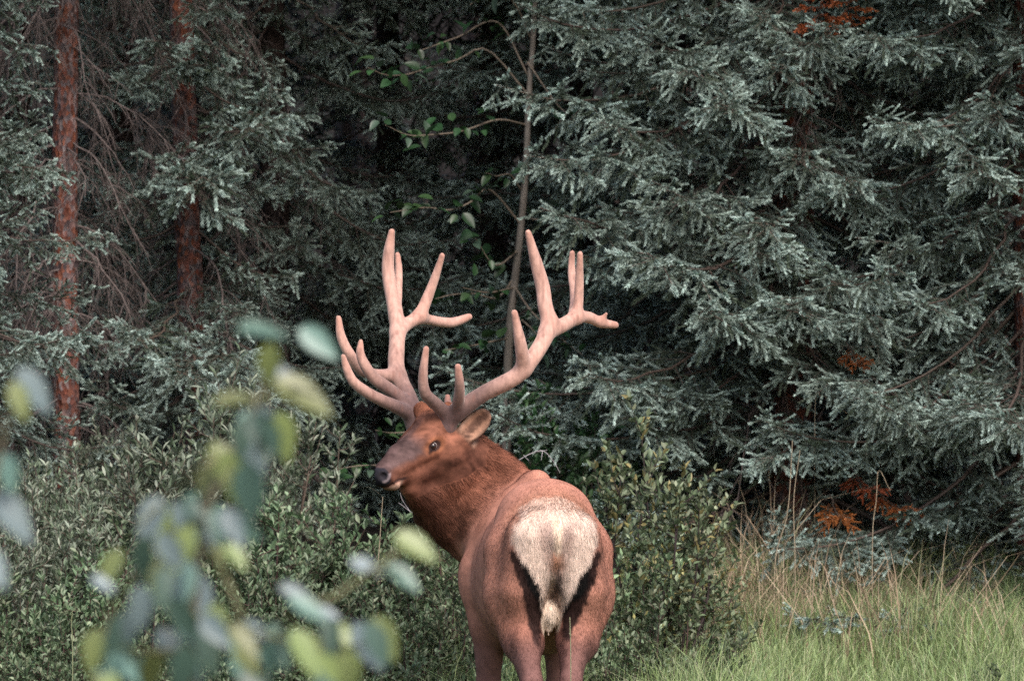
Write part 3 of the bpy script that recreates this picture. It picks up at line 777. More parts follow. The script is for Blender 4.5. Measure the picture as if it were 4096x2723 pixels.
def build_spruces():
    branch_meshes()
    PW = lambda px, py, d: tuple(P(px, py, d))
    # right-hand blue-green spruce
    x = float(P(3170, 0, 26.0)[0])
    spruce(x, 26.0, 15, .125, 'big blue-green spruce with a red trunk showing between dense pale boughs', 5, .45, 13.5, 27, 2.0, group=None,
           extra=[(3.15, PW(1995, 430, 25.0), 'long'), (3.1, PW(2120, 720, 24.6), 'long'), (2.5, PW(2170, 905, 24.6), 'long'), (3.4, PW(2080, 120, 24.9), 'long'),
                  (2.6, PW(2600, 800, 24.2), 'long'), (3.3, PW(3150, 300, 24.7), 'mid'), (2.75, PW(3230, 640, 24.6), 'mid'), (2.3, PW(3120, 930, 24.5), 'mid'), (2.6, PW(3330, 800, 24.7), 'mid'), (1.9, PW(3190, 1230, 24.5), 'mid'), (3.5, PW(3080, 90, 24.8), 'mid'), (2.2, PW(2500, 1100, 24.3), 'mid'), (2.0, PW(2950, 1300, 24.5), 'mid'), (1.9, PW(3420, 1330, 24.5), 'mid'),
                  (1.2, PW(3000, 1900, 24.8), 'mid'), (1.1, PW(2480, 1720, 24.6), 'long'), (1.4, PW(2400, 1500, 25.0), 'mid'),
                  (2.9, PW(3300, 15, 24.9), 'brown', 1.0), (2.9, PW(3420, -10, 24.95), 'brown', .9), (.9, PW(3500, 1960, 25.0), 'brown', .8), (.8, PW(3640, 2040, 25.0), 'brown', .9),
                  (.8, PW(3380, 2080, 24.9), 'brown', .8), (.6, PW(2960, 2330, 24.9), 'brown', .55), (1.7, PW(3440, 1450, 24.9), 'brown', .6)],
           bare=(.5, 3.4, 26), skip=lambda az, z: (.95 < z < 1.75 or 2.5 < z < 2.95) and 4.3 < az < 5.15)
    x = float(P(4130, 0, 25.6)[0])
    spruce(x, 25.6, 13, .11, 'blue-green spruce at the meadow side with its boughs hanging to the grass', 8, .25, 12, 27, 1.85, group=None,
           extra=[(1.5, PW(3950, 1650, 24.2), 'mid'), (2.2, PW(3640, 1240, 24.6), 'mid'), (3.0, PW(3560, 560, 24.6), 'mid')])
    x = float(P(2680, 0, 28.4)[0]); spruce(x, 28.4, 15, .11, 'shaded spruce standing behind the big blue-green spruce', 12, .3, 13, 15, 1.8, bark=M_shadebark)
    x = float(P(3560, 0, 28.8)[0]); spruce(x, 28.8, 15, .12, 'shaded spruce between and behind the two blue-green spruces', 13, .3, 13, 15, 1.8, bark=M_shadebark)
    # left group
    x0 = float(P(285, 0, 26.4)[0]); 
    spruce(x0 - .03, 26.4, 16, .082, 'tall spruce with a bare scaly red trunk and hanging dead twigs', 21, 4.6, 15, 11, 2.1, lean=(.08, 0), group=None, bare=(.8, 5.2, 120))
    xb = float(P(825, 0, 27.2)[0])
    spruce(xb, 27.2, 15, .085, 'spruce with a leaning red trunk half hidden by pale boughs', 22, .9, 14, 12, 1.0, lean=(-.72, 0), group=None,
           extra=[(2.55, PW(1120, 390, 26.0), 'mid'), (2.3, PW(950, 760, 26.0), 'short'), (3.0, PW(850, 200, 26.2), 'short'), (2.9, PW(620, 180, 26.2), 'short'), (2.3, PW(640, 640, 26.1), 'short'),
                  (1.6, PW(560, 1350, 25.9), 'mid'), (1.3, PW(960, 1330, 25.9), 'mid'), (1.1, PW(1010, 1490, 25.9), 'mid'), (1.0, PW(420, 1560, 25.8), 'mid'), (1.5, PW(760, 1480, 25.7), 'mid')],
           bare=(.8, 4.2, 46), skip=lambda az, z: (2.2 < z < 2.75 or 1.1 < z < 1.7) and 4.2 < az < 5.2)
    x = float(P(-330, 0, 25.2)[0])
    spruce(x, 25.2, 12, .10, 'pale green spruce reaching in beside the bare red trunk', 23, .6, 11, 20, 1.15, group=None,
           extra=[(2.6, PW(190, 480, 24.6), 'mid'), (1.6, PW(200, 1390, 24.5), 'mid'), (2.1, PW(170, 780, 24.6), 'mid'), (1.2, PW(120, 1620, 24.5), 'mid')])
    # shaded trees behind
    for k, (px, d, cr, lb) in enumerate(((1090, 29.0, 1.6, 'dark drooping spruce between the leaning red trunk and the poplar leaves'), (1560, 30.6, 1.6, 'dark spruce deep in the gap behind the elk\'s right antler'),
                                         (1980, 30.2, 1.5, 'dark spruce behind the thin poplar stem'), (2330, 29.6, 1.6, 'dark spruce behind the tip of the elk\'s left antler'),
                                         (480, 29.5, 1.5, 'dark spruce between the bare red trunk and the leaning red trunk'), (60, 29.0, 1.5, 'dark spruce behind the pale green spruce and the bare red trunk'),
                                         (820, 31.5, 1.6, 'dark spruce directly behind the leaning red trunk'), (3120, 31.0, 1.6, 'dark spruce hidden behind the big spruce\'s red trunk'), (3950, 30.0, 1.6, 'dark spruce behind the spruce with boughs hanging to the grass'))):
        x = float(P(px, 0, d)[0])
        spruce(x, d, 13 + (k % 3) * .7, .10, lb, 50 + k, .4, 11, 13, cr, bare=(.3, 3.5, 10), group='dark spruces in the forest interior', bark=M_shadebark)

def build_far_forest():
    """trees farther in that read as one dark mass"""
    rs = np.random.default_rng(77); g = Geo()
    for row, (d, n) in enumerate(((32.8, 17), (35.2, 17), (38.4, 17))):
        for k in range(n):
            x = (k - (n - 1) / 2) * 1.05 + rs.uniform(-.35, .35); y = d + rs.uniform(-.6, .6); gz = float(ground_z(x, y)); Ht = rs.uniform(8.5, 11)
            tube(g, [(x, y, gz - .1), (x + .02, y, gz + Ht * .5), (x, y, gz + Ht)], [.11, .07, .01], 6, (.07, .045, .04))
            z = .5; q = 0
            while z < Ht - .3:
                src = BR['lite'][rs.integers(0, 3)]; V = np.concatenate(src.V); Cc = np.concatenate(src.Cc)
                L = 1.35 * max(.2, 1 - z / Ht) ** .7 / 1.3 * 1.1; az = q * 2.4 + rs.uniform(-.3, .3); q += 1
                pt = R(rs.uniform(0, 22)); V = V * L
                V = np.stack([V[:, 0] * math.cos(pt) + V[:, 2] * math.sin(pt), V[:, 1], -V[:, 0] * math.sin(pt) + V[:, 2] * math.cos(pt)], 1)
                V = np.stack([V[:, 0] * math.cos(az) - V[:, 1] * math.sin(az), V[:, 0] * math.sin(az) + V[:, 1] * math.cos(az), V[:, 2]], 1) + [x, y, gz + z]
                for kk, fl in src.F.items(): pass
                off = g.n
                g.V.append(V); g.Cc.append(Cc)
                for kk, fl in src.F.items(): g.F.setdefault(kk, []).append(np.concatenate(fl) + off)
                g.n += len(V)
                z += .24 if z < 5 else .4
    o = link(bpy.data.objects.new('distant_forest', g.mesh('distant_forest', M_needle)))
    tag(o, 'dark mass of spruces deep in the forest', 'forest', kind='stuff')

# ------------------------------------------------------------------ leaves, shrubs
def leaf_geo(g, p, d, nrm, L, Wd, col, fold=.25, curl=.15):
    """vectorised: many small folded leaves (6 verts, 4 faces)"""
    p, d, nrm = map(np.asarray, (p, d, nrm)); n = len(p)
    L = np.broadcast_to(np.asarray(L), (n,))[:, None]; Wd = np.broadcast_to(np.asarray(Wd), (n,))[:, None]
    d = norm(d); sd = norm(np.cross(d, nrm)); up = np.cross(sd, d)
    a = p; b = p + d * L * .45 - up * curl * .05 * L; c = p + d * L - up * curl * L * .6
    l1 = p + d * L * .38 + sd * Wd * .5 + up * Wd * fold; r1 = p + d * L * .38 - sd * Wd * .5 + up * Wd * fold
    l2 = p + d * L * .72 + sd * Wd * .36 + up * (Wd * fold * .8 - curl * L * .25); r2 = p + d * L * .72 - sd * Wd * .36 + up * (Wd * fold * .8 - curl * L * .25)
    V = np.stack([a, b, c, l1, r1, l2, r2], 1).reshape(-1, 3); i = np.arange(n)[:, None] * 7
    T = np.array([[0, 1, 3], [0, 4, 1], [2, 5, 1], [2, 1, 6], [1, 5, 3], [1, 4, 6]])
    F = (i[:, None] + T[None]).reshape(-1, 3)
    g.add(V, F, np.repeat(col, 7, 0))

def shrub_geo(seed, H_, spread, nst, leafL, leafW, cols, dens=1.0, stemcol=(.07, .045, .04)):
    global rng
    keep = rng; rng = np.random.default_rng(seed)
    gs, gl = Geo(), Geo()
    cols = np.array(cols)
    def leaves(pts, n, outer):
        pts = np.asarray(pts); m = len(pts) - 1
        u = (1 - rng.random(n) ** 1.3) * m; i = np.minimum(u.astype(int), m - 1); f = (u - i)[:, None]
        p = pts[i] * (1 - f) + pts[i + 1] * f; t = norm(pts[i + 1] - pts[i])
        r = rng.standard_normal((n, 3)); r = norm(r - (r * t).sum(1, keepdims=True) * t)
        d = norm(t * .75 + r * .8 + np.array([0, 0, .25])); nr = norm(np.array([0, 0, 1.]) + .6 * rng.standard_normal((n, 3)))
        c = cols[rng.integers(0, len(cols), n)] * rng.uniform(.7, 1.3, (n, 1))
        leaf_geo(gl, p, d, nr, leafL * rng.uniform(.6, 1.2, n), leafW * rng.uniform(.75, 1.2, n), c)
    for k in range(nst):
        a = rng.uniform(0, 2 * np.pi); o = spread * math.sqrt(rng.random()); hh = H_ * rng.uniform(.6, 1.0) * (1.05 - .35 * (o / spread) ** 2)
        top = np.array([math.cos(a) * o, math.sin(a) * o, hh]); bs = np.array([math.cos(a) * o * .25, math.sin(a) * o * .25, -.05])
        mid = bs * .45 + top * .55 + np.array([math.cos(a), math.sin(a), 0]) * o * .15 + rng.standard_normal(3) * .03
        ax = spline([bs, mid, top], 10); tube(gs, ax, np.linspace(.0075, .0018, 10), 4, stemcol)
        leaves(ax[7:], int(26 * dens), 1)
        for j in range(int(hh * 15)):
            t = rng.uniform(.3, .97); x = t * 9; i = min(int(x), 8); p = ax[i] + (ax[i + 1] - ax[i]) * (x - i)
            l2 = rng.uniform(.10, .26) * (1.1 - .5 * t); d = norm(np.array([*(rng.standard_normal(2) * .8), rng.uniform(.2, 1.0)]))
            sec = spline([p, p + d * l2 * .5, p + d * l2 + [0, 0, .03]], 5); tube(gs, sec, np.linspace(.0026, .001, 5), 3, np.array(stemcol) * 1.3)
            leaves(sec, int((10 + l2 * 75) * dens), t)
    rng = keep
    return gs.mesh('shrub_stems', M_wood), gl.mesh('shrub_foliage', M_leaf)

SH = {}
def shrub(kind, x, y, sc, rz, label, group=None, name='shrub', lift=0):
    st, fo = SH[kind][int(rng.integers(0, len(SH[kind])))]
    r = empty(name, (x, y, float(ground_z(x, y)) - .02 + lift), label, 'shrub', group); r.rotation_euler.z = rz; r.scale = (sc, sc, sc)
    link(bpy.data.objects.new('stem', st), r)
    f = link(bpy.data.objects.new('foliage', fo), r); f['kind'] = 'stuff'
    return r

def build_shrubs():
    silver = [(.165, .20, .145), (.20, .235, .18), (.12, .155, .10), (.24, .265, .205), (.09, .125, .075)]
    green = [(.115, .175, .09), (.16, .215, .13), (.085, .135, .07), (.215, .255, .16), (.13, .185, .105)]
    berry = [(.16, .23, .125), (.21, .27, .165), (.115, .17, .09), (.27, .315, .20), (.185, .24, .135), (.30, .27, .11)]
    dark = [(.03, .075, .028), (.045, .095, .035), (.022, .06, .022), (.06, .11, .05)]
    SH['silver'] = [shrub_geo(101 + k, 1.0, .42, 15, .046, .0115, silver, .9, (.10, .075, .06)) for k in range(3)]
    SH['green'] = [shrub_geo(111 + k, .75, .42, 16, .036, .0145, green, .8) for k in range(3)]
    SH['berry'] = [shrub_geo(121 + k, 1.05, .30, 13, .038, .0165, berry, .8, (.04, .03, .03)) for k in range(2)]
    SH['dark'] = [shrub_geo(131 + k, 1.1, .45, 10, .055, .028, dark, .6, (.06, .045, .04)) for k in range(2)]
    rs = random.Random(5)
    def put(kind, px, d, top_py, label, group=None):
        p = P(px, top_py, d); gz = float(ground_z(p[0], d)); h = p[2] - gz
        H0 = {'silver': 1.0, 'green': .75, 'berry': 1.05, 'dark': 1.1}[kind]
        shrub(kind, float(p[0]), d, max(.35, h / H0 / .97), rs.uniform(0, 6.28), label, group, 'willow_shrub' if kind == 'silver' else 'berry_shrub' if kind == 'berry' else 'leafy_shrub')
    SG = 'silver-leaved shrubs along the forest edge'; lab = 'silver-leaved shrub in the thicket under the bare red trunk'
    for px, d, ty in ((40, 24.6, 1790), (200, 25.0, 1770), (390, 25.2, 1720), (560, 25.0, 1690), (640, 24.4, 1760), (330, 24.3, 1800), (120, 23.8, 1880), (480, 23.9, 1850),
                      (-60, 24.0, 1800), (250, 23.4, 1980), (20, 23.2, 2050)):
        put('silver', px, d, ty, lab, SG)
    put('silver', 950, 24.5, 1480, 'tall silver-leaved shrub rising behind the blurred leaves')
    put('silver', 1090, 24.7, 1600, 'silver-leaved shrub beside the dark gap behind the elk\'s muzzle')
    put('silver', 820, 24.3, 1620, 'bushy silver-leaved shrub between the thicket and the tallest silver shrub')
    G2 = 'low green shrubs around the elk'; lab2 = 'low green small-leaved shrub on the bank behind the grass'
    for px, d, ty in ((1180, 23.6, 1950), (1060, 23.3, 2020), (900, 23.0, 2100), (720, 23.2, 2050), (1330, 23.4, 2150), (1450, 23.2, 2170), (1560, 23.3, 2130), (1720, 23.2, 2150), (1820, 23.4, 2050), (1240, 22.8, 2230),
                      (1640, 22.9, 2240), (1450, 22.6, 2330), (1090, 22.6, 2320), (800, 22.6, 2280), (560, 22.8, 2200), (380, 22.7, 2230), (150, 22.6, 2250), (-20, 22.6, 2300), (1760, 22.7, 2330), (1560, 22.4, 2400),
                      (1350, 22.2, 2450), (950, 22.2, 2430), (620, 22.2, 2400), (300, 22.2, 2420), (40, 22.2, 2450), (1830, 22.5, 2420), (1150, 22.0, 2520), (480, 21.9, 2540), (150, 21.9, 2560), (780, 21.9, 2550)):
        put('green', px, d, ty, lab2, G2)
    put('berry', 2570, 23.3, 1700, 'tall leafy shrub with dark branching stems beside the elk\'s rump')
    put('berry', 2740, 23.9, 1880, 'smaller leafy shrub leaning out of the dry grass')
    put('berry', 2470, 23.0, 2010, 'leafy shrub pressed against the elk\'s right flank')
    put('green', 2620, 22.8, 2330, 'low leafy shrub sprawling in the grass at the foot of the tall shrub')
    put('green', 2460, 22.4, 2440, 'small bright leafy shrub touching the elk\'s right thigh')
    put('green', 3950, 22.9, 2640, 'small leafy seedling poking out of the meadow grass')
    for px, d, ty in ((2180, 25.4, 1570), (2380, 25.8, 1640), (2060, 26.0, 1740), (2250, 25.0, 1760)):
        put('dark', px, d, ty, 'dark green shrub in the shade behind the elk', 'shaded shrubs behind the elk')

# ------------------------------------------------------------------ grass
def blades(n, xf, yf, hmin, hmax, wd, cols, bend, seed, keepf=None):
    r = np.random.default_rng(seed)
    x, y = xf(r, n), yf(r, n)
    if keepf is not None:
        m = keepf(x, y, r); x, y = x[m], y[m]; n = len(x)
    z = ground_z(x, y) - .01
    clump = .75 + .35 * vnoise(np.stack([x * 2.2, y * 2.2, 0 * x], 1), 21)
    h = r.uniform(hmin, hmax, n) * clump; a = r.uniform(0, 2 * np.pi, n); b = bend * r.uniform(.1, 1.3, n) * h
    lean = np.stack([np.cos(a), np.sin(a), 0 * a], 1); fa = r.uniform(0, np.pi, n); sd = np.stack([np.cos(fa), np.sin(fa), 0 * fa], 1)
    p0 = np.stack([x, y, z], 1); up = np.array([0, 0, 1.])
    pts = [p0, p0 + up * (h * .4)[:, None] + lean * (b * .15)[:, None], p0 + up * (h * .75)[:, None] + lean * (b * .5)[:, None], p0 + up * (h * (1 - .18 * np.minimum(b / h, 1.5)))[:, None] + lean * b[:, None]]
    w_ = (wd * r.uniform(.6, 1.3, n))[:, None]
    V = np.stack([pts[0] - sd * w_, pts[0] + sd * w_, pts[1] - sd * w_ * .9, pts[1] + sd * w_ * .9, pts[2] - sd * w_ * .6, pts[2] + sd * w_ * .6, pts[3]], 1).reshape(-1, 3)
    i = np.arange(n)[:, None, None] * 7
    Q = (i + np.array([[0, 1, 3, 2], [2, 3, 5, 4]])[None]).reshape(-1, 4); T = (i + np.array([[4, 5, 6]])[None]).reshape(-1, 3)
    cols = np.array(cols); c = cols[r.integers(0, len(cols), n)] * r.uniform(.75, 1.3, (n, 1))
    return V, Q, T, np.repeat(c, 7, 0)

def build_grass():
    fresh = [(.27, .35, .15), (.24, .33, .125), (.33, .40, .20), (.18, .26, .095), (.40, .42, .26), (.22, .32, .15)]
    dry = [(.40, .31, .21), (.48, .38, .27), (.30, .22, .15), (.22, .22, .12), (.36, .27, .19)]
    def obj(name, parts, label, cat):
        V = []; Q = []; T = []; Cc = []; n = 0
        for v, q, t, c in parts: V.append(v); Q.append(q + n); T.append(t + n); Cc.append(c); n += len(v)
        o = link(bpy.data.objects.new(name, mesh_from(name, np.concatenate(V), [np.concatenate(Q), np.concatenate(T)], np.concatenate(Cc), M_grass)))
        tag(o, label, cat, kind='stuff')
    U = lambda a, b: (lambda r, n: r.uniform(a, b, n))
    a = blades(64000, U(.25, 4.4), U(21.2, 25.7), .18, .52, .0027, fresh, .6, 1)
    b = blades(30000, U(-3.2, .5), U(20.2, 23.6), .14, .40, .0022, fresh, .6, 2)
    c = blades(9000, U(-3.2, 3.4), U(24, 26), .12, .34, .0022, fresh, .6, 3)
    e = blades(9000, U(-3, 3.2), U(17.5, 21), .08, .25, .0024, fresh, .6, 4)
    h = blades(7000, U(-1.3, 1.3), U(21.3, 22.9), .35, .75, .0026, fresh, .55, 12)
    obj('meadow_grass', [a, b, c, e, h], 'fresh green meadow grass on the bank', 'grass')
    d1 = blades(1300, lambda r, n: r.normal(1.5, .55, n), U(23.9, 25.4), .30, .95, .0030, dry, .85, 5)
    d2 = blades(900, lambda r, n: r.normal(.95, .25, n), U(23.6, 25.2), .2, .55, .0024, dry, .8, 6)
    d3 = blades(2000, U(.3, 3.3), U(22, 24.6), .16, .40, .002, dry, .7, 7)
    d4 = blades(2500, U(-3.2, .3), U(20.5, 23.4), .2, .42, .002, dry, .7, 8)
    obj('dry_grass', [d1, d2, d3, d4], 'dry straw-coloured grass below the big spruce', 'grass')
    # single tall stalks
    straw = (.42, .34, .24)
    def stalk(pts, r, label, leafs=(), col=straw, head=False):
        p = np.array([P(*q) for q in pts]); base = p[0].copy(); base[2] = float(ground_z(base[0], base[1])) - .01
        pp = spline(np.vstack([base[None], p]), 18)
        root = empty('grass_stalk', tuple(base), label, 'grass')
        g = Geo(); tube(g, pp - base, np.linspace(r, r * .5, 18), 4, col); link(bpy.data.objects.new('stem', g.mesh('stalk_stem', M_grass)), root)
        for lf in leafs:
            q = spline([P(*x) for x in lf], 10) - base; t, u, v = frames(q); w_ = (np.sin(np.linspace(.25, np.pi, 10)) * .006)[:, None]
            V = np.concatenate([q - u * w_, q + u * w_]); i = np.arange(9); F = np.stack([i, i + 1, i + 11, i + 10], 1)
            g = Geo(); g.add(V, F, np.tile(np.array(col) * 1.1, (20, 1))); link(bpy.data.objects.new('blade', g.mesh('stalk_blade', M_grass)), root)
        if head:
            g = Geo(); q = pp[-6:] - base; needles(g, q, 60, .012, .003, np.array(col), np.array(col) * 1.1, .5); link(bpy.data.objects.new('seed_head', g.mesh('seed_head', M_grass)), root)
    stalk([(1512, 2320, 23.0), (1520, 2150, 23.0), (1531, 1985, 23.0)], .0034, 'dry bent grass stalk rising behind the elk\'s muzzle',
          [((1531, 1990, 23.0), (1500, 1960, 23.0), (1462, 1945, 23.0), (1450, 1965, 23.0)), ((1528, 2010, 23.0), (1518, 2050, 23.0), (1520, 2100, 23.0)), ((1525, 2015, 23.0), (1500, 2020, 23.0), (1480, 2040, 23.0))])
    stalk([(2283, 2690, 19.6), (2282, 2560, 19.6), (2279, 2470, 19.6)], .0026, 'pale grass stem standing before the elk\'s right hind leg', col=(.33, .33, .2), head=True)
    stalk([(3100, 2250, 24.2), (3150, 2050, 24.2), (3170, 1760, 24.2)], .0034, 'tall straw stalk standing in front of the big spruce')
    stalk([(3180, 2240, 24.25), (3175, 2000, 24.25), (3200, 1800, 24.25)], .003, 'tall straw stalk crossing its taller neighbour before the big spruce')
    stalk([(3260, 1640, 25.2), (3285, 1585, 25.2), (3320, 1600, 25.2), (3390, 1655, 25.2)], .0024, 'tall straw stalk bent over sharply near the big spruce\'s trunk')
    stalk([(3490, 2150, 24.4), (3505, 2000, 24.4), (3515, 1880, 24.4), (3560, 1960, 24.4)], .0024, 'straw stalk folded back beside the rust-brown sprays')
    stalk([(290, 2600, 21.4), (285, 2500, 21.4), (290, 2440, 21.4)], .003, 'green grass head sticking out of the low left-hand shrubs beside the blurred leaves', col=(.26, .28, .16), head=True)

# ------------------------------------------------------------------ broad leaves
def leaf_mesh(name, L, W_, col, pointy=.5, fold=.18, curl=.2, mat=None):
    n = 8; t = np.linspace(0, 1, n)
    w_ = W_ * .5 * np.sin(np.pi * np.clip(t, 0, 1) ** .72) ** .85; w_[-1] = 0; w_[0] = 0
    z = -curl * L * t ** 2 * .5
    mid = np.stack([t * L, 0 * t, z], 1); l = mid + np.stack([0 * t, w_, w_ * fold * 2], 1); r = mid + np.stack([0 * t, -w_, w_ * fold * 2], 1)
    V = np.concatenate([mid, l, r]); i = np.arange(n - 1)
    F = np.concatenate([np.stack([i, i + 1, i + 1 + n, i + n], 1), np.stack([i + 1, i, i + 2 * n, i + 1 + 2 * n], 1)])
    return mesh_from(name, V, F, np.tile(col, (len(V), 1)), mat or M_bigleaf, True)

def place_leaf(me, root, p, d, up, sc=1.0, name='leaf', under=None):
    d = Vector(d).normalized(); up = Vector(up); s = up.cross(d)
    if s.length < 1e-3: s = Vector((1, 0, 0)).cross(d)
    s.normalize(); u = d.cross(s)
    M = Matrix((d, s, u)).transposed().to_4x4(); M.translation = Vector(p) - root.location
    o = bpy.data.objects.new(name, me); link(o, under or root); o.matrix_local = M @ Matrix.Scale(sc, 4)
    return o

def build_poplar():
    """thin young poplar in the shade behind the antlers"""
    rs = random.Random(9); D0 = 26.2
    base = P(2015, 2200, D0); base[2] = float(ground_z(base[0], base[1])) - .05
    root = empty('poplar_tree', tuple(base), 'thin pale-stemmed poplar with dark green leaves behind the antlers', 'tree')
    tp = [base] + [P(px, py, D0) for px, py in ((2025, 1800), (2030, 1600), (2036, 1350), (2060, 1120), (2085, 900), (2105, 650), (2115, 400), (2135, 100), (2150, -300), (2160, -700))]
    link(bpy.data.objects.new('trunk', trunk_mesh([p - base for p in tp], .030, .012, 10, M_pale, .03)), root)
    cols = [(.024, .062, .022), (.036, .082, .030), (.020, .052, .022), (.06, .10, .07)]
    LM = [leaf_mesh('poplar_leaf', .085, .048, c, curl=rs.uniform(.1, .5)) for c in cols]
    brs = [((2110, 300), (1990, 90), (1830, 150), (1690, 200)), ((2112, 380), (1950, 200), (1830, 240), (1690, 280), (1620, 300), (1540, 300), (1470, 270)),
           ((2105, 500), (1990, 480), (1850, 525), (1720, 540), (1630, 540), (1540, 500)), ((2085, 760), (2040, 700), (1985, 705), (1940, 690)),
           ((2085, 900), (1960, 760), (1880, 810), (1800, 840), (1700, 830), (1560, 850)), ((2065, 1100), (1990, 1190), (1900, 1175), (1800, 1180), (1700, 1210)),
           ((2060, 1150), (1950, 1170), (1850, 1150)), ((2090, 870), (2180, 880), (2240, 860)), ((2075, 1000), (1980, 1060), (1900, 950)), ((2110, 250), (2230, 420), (2300, 470)),
           ((2120, 150), (2060, 20), (1980, -40), (1880, 20)), ((2040, 1350), (1900, 1380), (1780, 1400)), ((2030, 1600), (2140, 1520), (2230, 1560), (2420, 1540)), ((2028, 1650), (1880, 1690), (1600, 1730), (1500, 1720)),
           ((2026, 1760), (1800, 1870), (1480, 1860), (1330, 1880)), ((2060, 1150), (2130, 1250), (2240, 1350), (2330, 1420)), ((2050, 1250), (2140, 1330), (2170, 1420))]
    for bi, b in enumerate(brs):
        dd = D0; pts = []
        for k, (px, py) in enumerate(b):
            pts.append(P(px, py, dd)); dd -= rs.uniform(.02, .3)
        q = spline(pts, 22); g = Geo(); tube(g, q - base, np.linspace(.0075, .002, 22), 5, (.17, .14, .11)); br = link(bpy.data.objects.new('branch', g.mesh('poplar_branch', M_wood)), root)
        Ltot = np.linalg.norm(np.diff(q, axis=0), axis=1).sum()
        for k in range(int(Ltot * 22)):
            i = rs.randint(5, 21); p = Vector(q[i]); 
            off = Vector((rs.gauss(0, 1), rs.gauss(0, 1), rs.gauss(0, .8))).normalized() * rs.uniform(.0, .10)
            d = Vector((rs.gauss(-.3, .8), rs.gauss(-.3, .7), rs.gauss(-.05, .5))); up = Vector((rs.gauss(0, .4), rs.gauss(-.3, .4), 1))
            o = place_leaf(LM[rs.choice((0, 0, 1, 1, 2, 2, 3))], root, p + off, d, up, rs.uniform(.7, 1.3), under=br)

